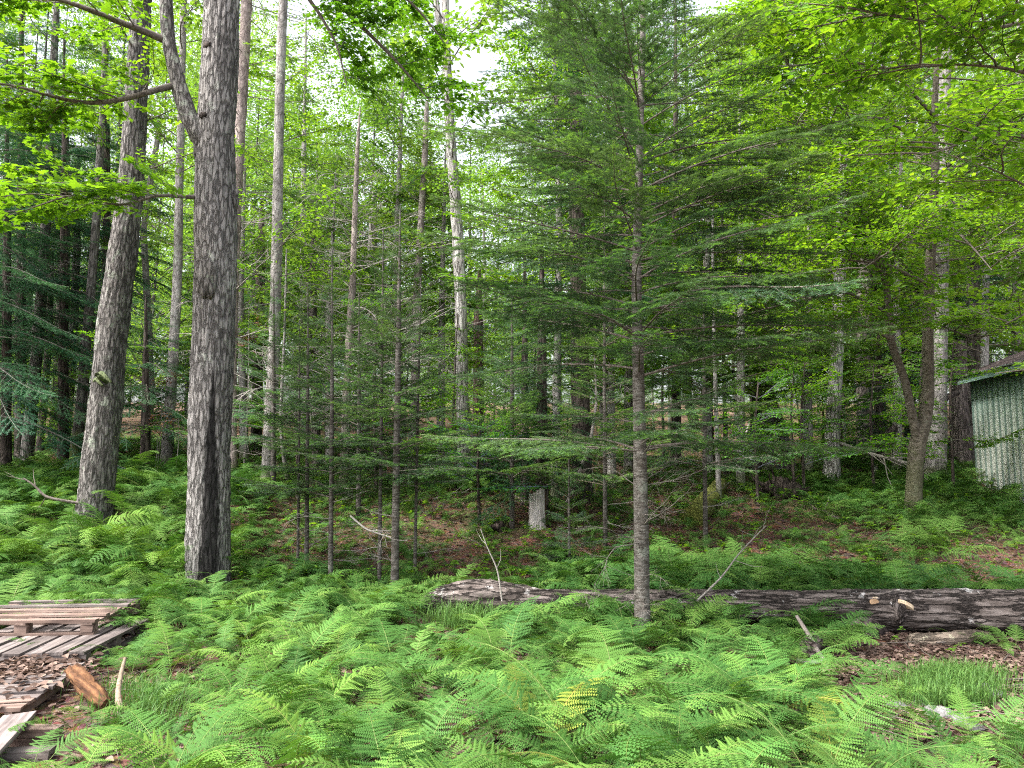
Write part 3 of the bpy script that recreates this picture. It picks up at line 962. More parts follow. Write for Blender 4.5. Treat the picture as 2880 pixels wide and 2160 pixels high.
# --- the leaning maple
T1 = Tree('maple_tree', 'leaning grey maple with pale green lichen and a small burl on its trunk', 'tree', 10.4,
          [(262, 1445, 100), (272, 1380, 90), (300, 1100, 82), (318, 900, 78), (345, 720, 74), (365, 560, 66), (378, 380, 62), (387, 200, 58), (398, 0, 54)],
          M['bark_maple'], rough=0.06, flare=0.14, sides=72, plates=0.0055, step=0.04)
mbk = MB()
g = np.random.default_rng(5)
for k in range(9):
    tube(mbk, np.array([[0, 0, 0], g.normal(0, 0.05, 3) + [0, -0.03, 0], g.normal(0, 0.07, 3) + [0, -0.06, 0]]), [0.035, 0.04, 0.015], 7, 0, 0.3, k)
pb = P(315, 1062, 10.4) - T1.base
cb = T1.at_z(pb[2])
link('burl', mbk.mesh('burl', M['bark_pale']), T1.root, (pb[0], cb[1] - T1.r_z(pb[2]) + 0.02, pb[2]), color=(0.7, 0.8, 0.6))

TR = {}
SPEC = [
    # key, name, label, d, pts, bark, opts
    ('T3', 'dead_spruce', 'pinkish straight dead spruce just behind the thick streaked maple', 13.5, [(655, 1375, 24), (652, 1100, 26), (657, 800, 28), (668, 500, 30), (682, 250, 31), (694, 0, 32)], 'bark_pale', (1.0, 0.88, 0.86)),
    ('T4', 'maple_tree', 'slender pale grey maple with brown mossy scaly foot', 13.2, [(753, 1385, 40), (757, 1250, 36), (770, 1000, 33), (779, 700, 30), (784, 400, 28), (790, 150, 27), (797, 0, 26)], 'bark_pale', None),
    ('T5', 'maple_tree', 'thin pale tree rising between the leaning maple and the streaked maple', 14.2, [(466, 1350, 34), (474, 1200, 30), (488, 1000, 28), (500, 760, 25), (505, 500, 22), (511, 250, 20), (516, 0, 19)], 'bark_pale', None),
    ('T6', 'maple_tree', 'short tilted grey trunk just behind the leaning maple', 16.0, [(404, 1305, 26), (412, 1220, 24), (424, 1120, 22), (412, 800, 18), (404, 640, 17), (425, 500, 16), (447, 370, 15), (451, 300, 5)], 'bark_pale', None),
    ('T7', 'maple_tree', 'grey trunk with a flared rotten brown foot in the hemlock shade', 15.2, [(72, 1320, 36), (82, 1220, 32), (98, 1050, 31), (112, 880, 29), (122, 760, 27), (135, 500, 24), (150, 200, 20), (160, 0, 18)], 'bark_maple', None),
    ('T8', 'hemlock_tree', 'thin blackish leaning trunk between two thicker shaded trunks', 17.0, [(112, 1262, 22), (124, 1120, 19), (138, 950, 17), (143, 800, 16), (147, 560, 5)], 'bark_dark', None),
    ('T9', 'hemlock_tree', 'thick dark brown hemlock trunk in the shaded stand', 18.5, [(158, 1255, 42), (166, 1120, 36), (172, 980, 34), (178, 820, 32), (184, 500, 28), (188, 380, 9)], 'bark_dark', None),
    ('T10', 'maple_tree', 'slim lichen-spotted grey trunk beside the thick dark hemlock trunk', 16.5, [(178, 1280, 28), (188, 1180, 25), (200, 1060, 23), (208, 900, 22), (216, 700, 20), (220, 420, 7)], 'bark_maple', None),
    ('T11', 'maple_tree', 'dark mottled trunk with a mossy green foot next to the leaning maple', 14.0, [(209, 1332, 36), (220, 1220, 28), (232, 1100, 27), (243, 950, 26), (256, 820, 24), (272, 600, 22), (290, 300, 18), (300, 0, 15)], 'bark_moss', None),
    ('T13', 'hemlock_tree', 'straight black-brown hemlock trunk between two pale slender trees', 19.0, [(722, 1245, 32), (725, 1050, 29), (729, 900, 28), (733, 750, 26), (737, 560, 9)], 'bark_dark', None),
    ('T14', 'maple_tree', 'brown trunk showing scaly foot behind the fir saplings', 15.2, [(892, 1316, 30), (888, 1200, 25), (884, 1000, 24), (878, 750, 21), (882, 640, 7)], 'bark_brown', None),
    ('T20', 'maple_tree', 'pale twin-toned trunk behind the small firs beside the dead spruce', 17.0, [(1014, 1290, 44), (1024, 1200, 36), (1032, 1080, 32), (1042, 850, 28), (1050, 600, 24), (1054, 520, 8)], 'bark_pale', None),
    ('T21', 'dead_spruce', 'broken-topped grey dead trunk with ragged stubs near its top', 15.0, [(1158, 1330, 30), (1162, 1200, 26), (1170, 1000, 24), (1174, 800, 23), (1186, 600, 20), (1196, 420, 17), (1200, 300, 14), (1201, 285, 8)], 'bark_pale', (1.0, 0.92, 0.9)),
    ('T22', 'shaggy_tree', 'whitish shaggy-barked trunk standing by the uprooted stump', 14.2, [(1308, 1368, 46), (1304, 1260, 38), (1300, 1100, 36), (1296, 850, 34), (1285, 620, 32), (1270, 434, 31), (1260, 260, 28), (1254, 110, 26), (1252, 0, 22)], 'bark_white', None),
    ('T23', 'hemlock_tree', 'reddish dark trunk partly behind the whitish shaggy trunk', 19.5, [(1346, 1265, 36), (1346, 1100, 30), (1345, 900, 27), (1349, 760, 9)], 'bark_brown', (0.8, 0.62, 0.6)),
    ('T25', 'hemlock_tree', 'thick blackish hemlock trunk with a pale dead vine leaning on it', 12.8, [(1638, 1380, 58), (1636, 1250, 52), (1632, 1050, 50), (1628, 850, 48), (1622, 564, 43), (1620, 260, 36), (1602, 90, 30), (1594, 0, 28)], 'bark_dark', None),
    ('T27', 'dead_tree', 'bleached white barkless dead trunk among the ferns', 14.6, [(2336, 1328, 48), (2342, 1200, 40), (2352, 1020, 36), (2358, 850, 33), (2366, 650, 30), (2372, 450, 24), (2376, 330, 18)], 'bark_white', None),
    ('T28', 'maple_tree', 'furrowed brown-grey trunk deep behind the bleached dead trunk', 18.5, [(2436, 1268, 54), (2432, 1150, 44), (2428, 980, 40), (2432, 763, 37), (2436, 500, 32), (2440, 420, 11)], 'bark_brown', (1.15, 1.15, 1.15)),
    ('T30', 'ash_tree', 'pale grey speckled straight trunk touching the twin-stemmed birch', 14.4, [(2628, 1355, 62), (2634, 1250, 50), (2640, 1110, 44), (2645, 900, 40), (2650, 564, 36), (2658, 217, 32), (2664, 0, 29)], 'bark_pale', (0.95, 0.93, 0.95)),
    ('T31', 'dead_tree', 'grey hollow dead trunk snapped above head height beside the shed', 16.5, [(2700, 1282, 66), (2700, 1180, 46), (2698, 1080, 40), (2700, 1000, 36), (2704, 960, 26)], 'bark_brown', (1.3, 1.25, 1.25)),
    ('T32', 'hemlock_tree', 'tall furrowed brown trunk standing behind the shed corner', 17.2, [(2728, 1276, 46), (2732, 1150, 40), (2735, 980, 37), (2738, 800, 35), (2742, 430, 12)], 'bark_brown', None),
    ('T33a', 'maple_tree', 'pale split trunk in the tight cluster behind the mossy log', 16.5, [(2160, 1300, 34), (2161, 1180, 27), (2163, 980, 26), (2166, 800, 24), (2170, 520, 8)], 'bark_pale', None),
    ('T33b', 'dead_tree', 'broad grey snapped trunk in the tight cluster behind the mossy log', 16.8, [(2124, 1294, 44), (2126, 1220, 34), (2128, 1120, 28), (2130, 1060, 20)], 'bark_brown', (1.2, 1.2, 1.2)),
    ('T33c', 'maple_tree', 'curved brown trunk bending out of the tight cluster', 16.2, [(2226, 1300, 36), (2206, 1240, 30), (2190, 1180, 26), (2160, 1080, 20), (2146, 1000, 16), (2140, 800, 13), (2144, 500, 9)], 'bark_brown', None),
    ('T34a', 'maple_tree', 'thin grey stem standing alone in the brown leaf litter', 12.6, [(2020, 1345, 16), (2018, 1250, 13), (2014, 1150, 12), (2008, 950, 10), (2004, 700, 8), (2006, 480, 5)], 'bark_pale', (0.8, 0.8, 0.8)),
    ('T34b', 'maple_tree', 'thin dark stem standing beside the thin grey stem', 15.5, [(2042, 1290, 16), (2040, 1200, 12), (2036, 1050, 11), (2030, 800, 9), (2032, 600, 6)], 'bark_dark', None),
    ('T35', 'maple_tree', 'grey trunk half hidden behind the front fir stem', 15.0, [(1768, 1310, 34), (1770, 1220, 28), (1766, 1000, 25), (1760, 700, 21), (1764, 420, 7)], 'bark_pale', (0.85, 0.85, 0.85)),
    ('T36', 'maple_tree', 'thin curved bare stem bending from the foot of the slender pale maple', 13.6, [(815, 1362, 14), (800, 1300, 11), (792, 1240, 10), (790, 1150, 9), (800, 950, 7), (806, 700, 4)], 'bark_pale', None),
]
M['bark_moss'] = bark_mat('bark_mossy_foot', (0.05, 0.045, 0.04), (0.13, 0.12, 0.11), (0.26, 0.25, 0.23), (0.34, 0.37, 0.3), 0.4, 15, 3.5, 0.9, moss=0.9, moss_h=1.0)
for key, nm, lab, d, pts, bk, colr in SPEC:
    TR[key] = Tree(nm, lab, 'tree', d, pts, M[bk], rough=0.10, flare=0.25, sides=14, color=colr)
fork, q = TR['T22'].limb([(1256, 150, 22, 14.2), (1244, 108, 20, 14.2), (1232, 50, 18, 14.2), (1222, -40, 16, 14.2)], M['bark_white'], 'stem')

# leaves and boughs of the slender trees (mostly in their upper, visible parts)
G = np.random.default_rng(21)
for key, n, z0, z1, l0, l1 in (('T4', 16, 3.2, 11, 1.4, 1.8), ('T5', 14, 4, 11, 1.4, 2.0), ('T6', 10, 4, 9, 1.0, 1.4), ('T7', 12, 5, 12, 1.2, 2.0), ('T10', 10, 4, 11, 1.2, 1.6),
                               ('T11', 12, 4, 11, 1.2, 1.8), ('T14', 16, 2.2, 9, 1.2, 1.6), ('T20', 16, 3, 11, 1.3, 2.0), ('T22', 14, 4.5, 10, 1.4, 2.2),
                               ('T28', 16, 2.5, 11, 1.4, 2.4), ('T30', 16, 3.5, 11, 1.4, 2.2), ('T33a', 18, 1.6, 9, 1.4, 1.8), ('T33c', 14, 1.5, 6, 1.2, 1.3),
                               ('T34a', 12, 1.4, 5.0, 1.1, 0.8), ('T34b', 10, 1.8, 5, 1.1, 0.8), ('T35', 22, 2.0, 9, 1.5, 2.2), ('T36', 6, 1.8, 4, 0.8, 0.5), ('T1', 8, 5.0, 8.5, 1.4, 1.8)):
    T = T1 if key == 'T1' else TR[key]
    leafy(T, BEEF if T.d > 13.4 else BEEC, n, z0, min(z1, T.height() - 0.2), l0, l1, 1.75, tint=(1, 1, 1), g=G)
for key, n, z0, z1, l0, l1 in (('T3', 40, 2.0, 10.5, 1.4, 1.6), ('T21', 40, 1.5, 6.6, 1.5, 0.9), ('T8', 12, 1, 5, 0.9, 0.9), ('T9', 12, 1.0, 5, 1.2, 1.2), ('T13', 10, 1, 4.5, 1, 1), ('T31', 5, 0.8, 2.0, 0.7, 0.7),
                               ('T27', 5, 3.0, 5.5, 0.6, 0.5), ('T25', 14, 1.0, 5, 1.0, 1.3), ('T23', 10, 1, 5, 1, 1), ('T32', 12, 1, 5, 1, 1), ('T22', 10, 1.5, 5, 0.8, 1.0), ('T5', 8, 1.5, 5, 0.7, 0.9), ('T11', 7, 1.5, 4, 0.8, 0.8)):
    dead_boughs(TR[key], n, z0, min(z1, TR[key].height() - 0.1), l0, l1, g=G)
# hemlock boughs
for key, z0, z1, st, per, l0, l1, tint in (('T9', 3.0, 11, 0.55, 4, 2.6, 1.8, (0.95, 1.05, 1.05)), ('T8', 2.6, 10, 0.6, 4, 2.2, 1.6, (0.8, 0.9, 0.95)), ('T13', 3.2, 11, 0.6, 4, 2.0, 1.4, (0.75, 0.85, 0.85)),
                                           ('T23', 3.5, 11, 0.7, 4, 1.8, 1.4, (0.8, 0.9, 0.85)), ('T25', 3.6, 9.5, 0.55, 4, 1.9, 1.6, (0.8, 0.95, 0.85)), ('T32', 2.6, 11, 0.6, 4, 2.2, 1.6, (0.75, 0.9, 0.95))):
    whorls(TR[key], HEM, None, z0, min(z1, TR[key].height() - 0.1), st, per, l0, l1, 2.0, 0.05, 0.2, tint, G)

# dead spruce full of bare twigs
T19 = Tree('dead_spruce', 'spindly dead spruce bristling with bare grey twigs from foot to tip', 'tree', 13.4,
           [(967, 1352, 28), (972, 1200, 25), (980, 1000, 22), (992, 800, 19), (998, 600, 16), (1004, 450, 13), (1010, 340, 8), (1013, 300, 4)], M['bark_pale'], color=(0.95, 0.86, 0.82), flare=0.2, sides=12)
dead_boughs(T19, 120, 1.0, 6.2, 2.0, 0.6, g=G, p0=-0.15, p1=0.35)

# --- front fir
TF = Tree('fir_tree', 'full balsam fir with a slim pale-banded trunk rising in front of the fallen log', 'tree', 6.8,
          [(1806, 1790, 48), (1806, 1700, 43), (1804, 1500, 41), (1800, 1260, 37), (1794, 1000, 32), (1790, 865, 29), (1791, 700, 26), (1797, 500, 23), (1802, 300, 19), (1806, 150, 19), (1810, 0, 16), (1812, -250, 9), (1812, -420, 3)],
          M['bark_firstem'], rough=0.06, flare=0.12, extend=0, sides=18, color=(0.8, 0.78, 0.76))
GF = np.random.default_rng(5)


def zpix(py, d):
    return P(1800, py, d)[2]


wh = [(1262, 6, 2.0, 0.12), (1180, 3, 1.4, 0.1), (1050, 4, 2.1, 0.12), (960, 5, 2.2, 0.14), (865, 6, 2.35, 0.16), (780, 4, 2.2, 0.18), (700, 5, 2.2, 0.2), (620, 5, 2.1, 0.22), (540, 6, 2.1, 0.26), (452, 6, 2.0, 0.3),
      (370, 5, 1.8, 0.32), (295, 6, 1.75, 0.36), (220, 5, 1.5, 0.4), (140, 6, 1.4, 0.42), (60, 6, 1.2, 0.46), (-20, 6, 1.1, 0.5), (-110, 6, 0.9, 0.55), (-200, 6, 0.7, 0.6), (-290, 5, 0.5, 0.7), (-370, 5, 0.3, 0.8)]
wh = [(py, n if py > 150 else max(n - 2, 3), ln, pit) for py, n, ln, pit in wh] + [(py - 40, 2, ln * 0.8, pit) for py, n, ln, pit in wh if 500 < py < 1100]
for py, n, ln, pit in wh:
    zz = zpix(py, 6.8) - TF.base[2]
    a0 = GF.uniform(0, 6.28)
    for k in range(n):
        az = a0 + k * 6.283 / n + GF.normal(0, 0.2)
        ln2 = min(ln * GF.uniform(0.75, 1.1), 2.15)
        if math.sin(az) < -0.85: ln2 *= 0.9
        i = int(GF.integers(6))
        br = TF.bough(FIRW[i], zz + GF.normal(0, 0.03), az, pit + GF.normal(0, 0.07), ln2 / 1.5, None, roll=GF.normal(0, 0.15))
        tip = GF.uniform(0.85, 1.15)
        link('needles', FIRN[i], br, color=(tip, tip, tip))
for k in range(16):
    zz = GF.uniform(0.3, 2.0)
    TF.bough(DEAD[int(GF.integers(5))], zz, GF.uniform(0, 6.28), GF.uniform(-0.1, 0.45), GF.uniform(0.35, 0.75), (0.6, 0.58, 0.56), name='dead_branch')


# --- fir saplings
def sapling(name, label, px, py, d, wpx, top, z0, l0, step=0.27, per=5, group=None, tint=None, dead=4, lean=0, seed=1, W=None, Nn=None, bl=0.8):
    g = np.random.default_rng(seed)
    ht = P(px, top, d)
    T = Tree(name, label, 'sapling', d, [(px, py, wpx), (px + lean * 0.5, (py + top) / 2, wpx * 0.7), (px + lean, top, 3)], M['bark_firstem'], group, 0.05, 0.1, 0, 10, (0.6, 0.58, 0.56))
    H = T.height()
    whorls(T, W or SAPW, Nn or SAPN, z0, H - 0.06, step, per, l0, 0.14, bl, 0.1, 0.65, tint, g, 0.9)
    for k in range(dead):
        T.bough(DEAD[int(g.integers(5))], g.uniform(0.25, z0), g.uniform(0, 6.28), g.uniform(-0.2, 0.2), g.uniform(0.3, 0.6), name='dead_branch')
    return T


sapling('fir_sapling', 'tallest slim fir sapling with pale ringed stem rising from the ferns', 1112, 1515, 8.6, 24, 575, 1.45, 1.25, seed=1, dead=7, lean=14)
sapling('fir_sapling', 'thin dark-stemmed fir sapling close beside the tallest slim sapling', 1070, 1470, 9.0, 12, 640, 1.35, 0.95, seed=2, lean=8)
sapling('fir_sapling', 'hair-thin fir sapling between the tallest slim sapling and the shaggy white trunk', 1168, 1460, 9.2, 10, 780, 1.2, 0.8, seed=3, lean=16)
sapling('fir_sapling', 'dense fir sapling with three thin stems close by, before the slender pale maple', 866, 1465, 9.4, 13, 800, 0.95, 1.05, seed=4)
sapling('fir_sapling', 'fir sapling with the thinnest stem, before the slender pale maple', 842, 1455, 9.6, 9, 900, 0.9, 0.8, seed=5)
sapling('fir_sapling', 'straight fir sapling with ringed pale foot before the scaly brown trunk', 934, 1490, 8.9, 15, 700, 1.1, 1.15, seed=6)
sapling('fir_sapling', 'bushy young fir with low wide boughs behind the thin saplings', 770, 1340, 12.5, 16, 780, 0.8, 1.5, seed=7, per=4, tint=(1.1, 1.2, 1.1))
sapling('fir_sapling', 'bushy young fir tucked behind the dead spruce twigs', 1010, 1370, 11.8, 15, 830, 0.9, 1.4, seed=8, per=4, tint=(1.1, 1.2, 1.15))
sapling('fir_sapling', 'young fir spreading low over the uprooted stump', 1440, 1370, 11.0, 15, 820, 0.75, 1.5, seed=9, per=5, tint=(1.05, 1.1, 1.0))
sapling('fir_sapling', 'young fir behind the front fir, by the mossy log', 1980, 1380, 10.5, 14, 720, 1.1, 1.35, seed=10, per=5)
sapling('fir_sapling', 'small fir with bright shoots behind the front fir trunk', 1700, 1390, 10.2, 13, 560, 0.9, 1.35, seed=12, per=5, tint=(1.15, 1.15, 0.95))
sapling('fir_sapling', 'low feathery fir seedling beside the blackish hemlock foot', 1600, 1480, 9.4, 9, 1290, 0.12, 0.55, step=0.15, seed=13, dead=0)

# --- dark spruces with drooping boughs in the middle
for nm, lab, px, py, d, wpx, top, z0, l0, sd in (
        ('spruce_tree', 'dark drooping spruce with thick shaded stem behind the pale stump', 1524, 1355, 11.4, 38, 620, 0.7, 1.5, 31),
        ('spruce_tree', 'dark drooping spruce with slimmer stem beside the thick shaded one', 1476, 1335, 12.4, 26, 660, 0.8, 1.4, 32),):
    g = np.random.default_rng(sd)
    T = Tree(nm, lab, 'tree', d, [(px, py, wpx), (px, (py + top) / 2, wpx * 0.7), (px, top, 5)], M['bark_dark'], None, 0.08, 0.25, 0, 12)
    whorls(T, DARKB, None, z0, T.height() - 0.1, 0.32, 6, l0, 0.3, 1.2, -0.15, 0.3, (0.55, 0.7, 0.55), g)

# --- small hemlocks
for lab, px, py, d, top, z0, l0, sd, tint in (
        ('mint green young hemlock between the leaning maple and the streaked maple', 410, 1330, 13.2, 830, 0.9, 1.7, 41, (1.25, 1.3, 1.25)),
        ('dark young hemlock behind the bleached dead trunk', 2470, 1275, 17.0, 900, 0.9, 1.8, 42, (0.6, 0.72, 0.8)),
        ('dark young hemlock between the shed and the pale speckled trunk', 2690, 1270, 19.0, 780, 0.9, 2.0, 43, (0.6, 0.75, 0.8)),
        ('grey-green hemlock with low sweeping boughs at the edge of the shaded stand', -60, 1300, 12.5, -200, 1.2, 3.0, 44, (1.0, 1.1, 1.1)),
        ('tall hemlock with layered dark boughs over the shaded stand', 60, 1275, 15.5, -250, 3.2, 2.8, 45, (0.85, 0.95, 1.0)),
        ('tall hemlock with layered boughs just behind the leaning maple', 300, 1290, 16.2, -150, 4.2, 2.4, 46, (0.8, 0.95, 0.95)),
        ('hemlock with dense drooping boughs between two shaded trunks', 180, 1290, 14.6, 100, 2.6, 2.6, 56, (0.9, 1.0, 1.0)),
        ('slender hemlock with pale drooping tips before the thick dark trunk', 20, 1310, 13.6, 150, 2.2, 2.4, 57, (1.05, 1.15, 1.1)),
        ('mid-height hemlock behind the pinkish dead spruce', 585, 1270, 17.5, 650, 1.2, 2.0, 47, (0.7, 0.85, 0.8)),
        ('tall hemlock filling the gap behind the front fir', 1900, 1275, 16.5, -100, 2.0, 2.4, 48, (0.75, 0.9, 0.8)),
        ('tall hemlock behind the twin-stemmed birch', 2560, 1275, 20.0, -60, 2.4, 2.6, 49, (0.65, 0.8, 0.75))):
    g = np.random.default_rng(sd)
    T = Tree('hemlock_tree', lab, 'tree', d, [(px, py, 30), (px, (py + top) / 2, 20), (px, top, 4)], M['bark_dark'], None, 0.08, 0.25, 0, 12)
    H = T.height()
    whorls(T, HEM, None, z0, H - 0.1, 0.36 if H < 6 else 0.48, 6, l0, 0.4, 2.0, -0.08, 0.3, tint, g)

# --- twin-stemmed birch
TB = Tree('birch_tree', 'twin-stemmed yellow birch with mossy bark and a low fork near the shed', 'tree', 11.6,
          [(2566, 1420, 49), (2570, 1350, 42), (2582, 1240, 42), (2600, 1180, 34), (2610, 1100, 30), (2610, 940, 28), (2614, 763, 26), (2624, 620, 24), (2631, 477, 20), (2628, 300, 17), (2640, 100, 13), (2646, 0, 11)],
          M['bark_birch'], rough=0.09, flare=0.10, extend=2, sides=28, plates=0.004, step=0.07, color=(0.55, 0.54, 0.53))
st, sq = TB.limb([(2586, 1270, 29, 11.6), (2572, 1205, 25, 11.55), (2556, 1120, 23, 11.5), (2543, 1060, 22, 11.45), (2518, 1000, 21, 11.4), (2502, 950, 20, 11.4), (2497, 830, 18, 11.3), (2480, 740, 17, 11.3), (2458, 690, 16, 11.2), (2444, 625, 15, 11.2),
                  (2420, 590, 14, 11.1), (2370, 520, 13, 11.0), (2320, 430, 12, 10.9), (2298, 390, 11, 10.9), (2262, 310, 11, 10.8), (2232, 272, 9, 10.8), (2218, 215, 8, 10.7), (2200, 100, 4, 10.6)], M['bark_birch'], 'stem', rough=0.10, sides=12, color=(0.5, 0.49, 0.48))
GB = np.random.default_rng(77)
leafy(TB, BEEC, 44, 3.5, TB.height() - 0.3, 1.9, 2.0, 1.7, None, GB, p0=-0.1, p1=0.5)
sprays_along(TB, st, sq, BEEC, 36, 0.55, 1.1, 0.52, None, GB, spread=1.6)
for pts, n in (([(2502, 952, 9, 11.4), (2470, 935, 8, 11.2), (2430, 915, 6, 11.0), (2395, 905, 4, 10.8), (2330, 930, 2, 10.6)], 8),
               ([(2612, 800, 10, 11.6), (2500, 745, 8, 11.0), (2380, 730, 6, 10.4), (2260, 760, 4, 10.0), (2160, 800, 2, 9.8)], 9),
               ([(2625, 560, 12, 11.6), (2760, 590, 10, 11.2), (2800, 640, 7, 10.8), (2880, 690, 4, 10.4)], 8),
               ([(2628, 420, 12, 11.6), (2480, 330, 9, 11.0), (2340, 345, 7, 10.4), (2200, 400, 4, 9.9), (2120, 430, 2, 9.6)], 11),
               ([(2630, 330, 11, 11.5), (2500, 190, 8, 10.8), (2350, 170, 6, 10.2), (2200, 190, 3, 9.8)], 11),
               ([(2640, 180, 10, 11.4), (2500, 60, 8, 10.6), (2350, 40, 5, 10.0), (2220, 10, 3, 9.6)], 11),
               ([(2630, 500, 10, 11.6), (2720, 420, 8, 11.0), (2830, 400, 5, 10.4)], 9),
               ([(2500, 880, 9, 11.4), (2380, 820, 7, 10.8), (2220, 850, 5, 10.2), (2080, 890, 3, 9.8)], 9),
               ([(2505, 800, 9, 11.4), (2400, 660, 7, 10.8), (2260, 600, 5, 10.2), (2120, 620, 3, 9.8)], 10),
               ([(2618, 700, 9, 11.6), (2560, 680, 7, 10.6), (2480, 720, 5, 9.8), (2420, 760, 3, 9.4)], 9),
               ([(2620, 640, 9, 11.6), (2680, 640, 7, 10.6), (2740, 700, 5, 9.8), (2790, 760, 3, 9.4)], 9),
               ([(2612, 900, 8, 11.6), (2680, 930, 6, 11.2), (2760, 960, 4, 10.8)], 6)):
    lim, q = TB.limb(pts, M['twig'], step=0.1)
    sprays_along(TB, lim, q, BEEC, int(n * 1.5), 0.5, 1.0, 0.12, None, GB)

# --- beech standing just past the frame, its boughs hang in over the shed
TE = Tree('beech_tree', 'large-leaved beech reaching dark leafy boughs across in front of the shed', 'tree', 6.6,
          [(3060, 1760, 90), (3060, 1300, 76), (3070, 800, 66), (3076, 300, 56), (3080, -200, 46)], M['bark_pale'], rough=0.06, flare=0.3, extend=1.5, sides=18)
GE = np.random.default_rng(88)
for pts, n, s in (([(3070, 420, 16, 6.6), (2950, 395, 13, 6.4), (2880, 385, 11, 6.2), (2780, 370, 8, 6.0), (2660, 420, 6, 5.8), (2580, 440, 3, 5.6)], 9, 0.55),
                  ([(3070, 250, 16, 6.6), (2930, 215, 12, 6.3), (2820, 190, 9, 6.1), (2700, 180, 7, 6.0), (2560, 190, 4, 5.8)], 10, 0.6),
                  ([(3072, 120, 16, 6.6), (2900, 60, 12, 6.3), (2740, 90, 9, 6.0), (2600, 60, 7, 5.8), (2420, 30, 4, 5.6)], 11, 0.6),
                  ([(3066, 640, 12, 6.6), (2960, 560, 9, 6.2), (2880, 520, 7, 6.0), (2780, 470, 4, 5.8)], 8, 0.5),
                  ([(3074, -40, 14, 6.6), (2900, -60, 11, 6.2), (2700, -40, 8, 5.9), (2480, -30, 5, 5.6)], 12, 0.6),
                  ([(3064, 1010, 8, 6.6), (2960, 1040, 6, 6.3), (2880, 1040, 4, 6.1), (2800, 1050, 2, 6.0)], 2, 0.28),
                  ([(3064, 800, 9, 6.6), (2970, 830, 7, 6.6), (2890, 880, 5, 6.5), (2830, 910, 3, 6.4)], 5, 0.4)):
    lim, q = TE.limb(pts, M['twig'], step=0.08)
    sprays_along(TE, lim, q, BEEN, int(n * 1.1), s * 1.25, s * 1.9, 0.25, (0.95, 0.95, 0.9), GE, spread=1.1)

# --- a broadleaf tree behind the fir (the yellow-green layer seen through it)
for lab, px, py, d, top, n, z0, l0, sd, tint in (
        ('leafy beech with bright layered leaves behind the front fir', 1560, 1330, 13.0, -120, 60, 2.4, 2.2, 51, (1, 1, 1)),
        ('leafy beech seen between the front fir and the birch', 2080, 1310, 13.8, -100, 60, 2.0, 2.2, 52, (1.1, 1.05, 1)),
        ('leafy beech behind the broken-topped grey trunk', 1130, 1300, 16.0, 60, 50, 2.6, 2.0, 53, (0.95, 1.0, 1.1)),
        ('leafy beech beyond the slender pale maple', 860, 1290, 18.0, 40, 44, 2.6, 2.0, 54, (1, 1, 1.1)),
        ('small leafy beech behind the spindly dead spruce', 930, 1300, 14.8, 480, 34, 1.4, 1.6, 58, (1.0, 1.0, 1.1)),
        ('small leafy beech behind the whitish shaggy trunk', 1240, 1300, 15.6, 420, 34, 1.6, 1.7, 59, (1.05, 1.0, 1.0)),
        ('small leafy beech beside the blackish hemlock trunk', 1720, 1310, 14.2, 300, 40, 1.5, 1.9, 60, (1.1, 1.05, 0.95)),
        ('small leafy beech between the front fir and the tight trunk cluster', 1990, 1300, 15.2, 380, 38, 1.4, 1.8, 61, (1.1, 1.05, 0.95)),
        ('small leafy beech behind the tight trunk cluster', 2270, 1290, 15.8, 350, 40, 1.6, 1.9, 62, (1.05, 1.05, 0.95)),
        ('small leafy beech behind the twin-stemmed birch', 2520, 1290, 15.4, 300, 40, 1.8, 1.9, 63, (1.1, 1.05, 0.9)),
        ('small leafy beech behind the pale speckled trunk', 2760, 1280, 16.2, 250, 40, 2.2, 2.0, 64, (1.05, 1.05, 0.9)),
        ('small leafy beech behind the pinkish dead spruce', 690, 1290, 15.8, 420, 34, 1.8, 1.7, 65, (1.0, 1.0, 1.1)),
        ('leafy beech beyond the shed roof', 2850, 1270, 17.5, -50, 50, 2.6, 2.4, 55, (1.0, 1.0, 0.9))):
    g = np.random.default_rng(sd)
    T = Tree('beech_tree', lab, 'tree', d, [(px, py, 26), (px + g.uniform(-15, 15), (py + top) / 2, 18), (px + g.uniform(-20, 20), top, 5)], M['bark_pale'], None, 0.08, 0.25, 0, 12)
    leafy(T, BEEC if d < 14.5 else BEEF, n, z0, T.height() - 0.1, l0, 1.2, 1.75, tint, g, p0=-0.05, p1=0.55)

# understory broadleaf saplings (mint green, low)
for k, (lab, px, py, d, top, n, tint) in enumerate((
        ('mint green leafy sapling beside the bleached dead trunk', 2260, 1330, 12.8, 1020, 16, (0.95, 1.15, 1.5)),
        ('mint green leafy sapling over the tight trunk cluster', 2130, 1345, 12.2, 1060, 14, (0.9, 1.1, 1.5)),
        ('blue-green leafy sapling before the shaggy white trunk', 1350, 1400, 11.2, 1190, 14, (0.55, 0.8, 1.4)),
        ('low leafy sapling behind the slender pale maple', 840, 1330, 14.0, 960, 14, (0.95, 1.1, 1.4)),
        ('low leafy sapling among the dead spruce twigs', 1060, 1330, 13.0, 820, 18, (0.9, 1.05, 1.3)))):
    g = np.random.default_rng(600 + k)
    T = Tree('leafy_sapling', lab, 'sapling', d, [(px, py, 10), (px - 8, (py + top) / 2, 8), (px + 4, top, 3)], M['bark_dark'], None, 0.05, 0.1, 0, 8)
    leafy(T, BEEC, n, 0.5, T.height() - 0.02, 1.1, 0.7, 1.7, tint, g, p0=-0.1, p1=0.4)

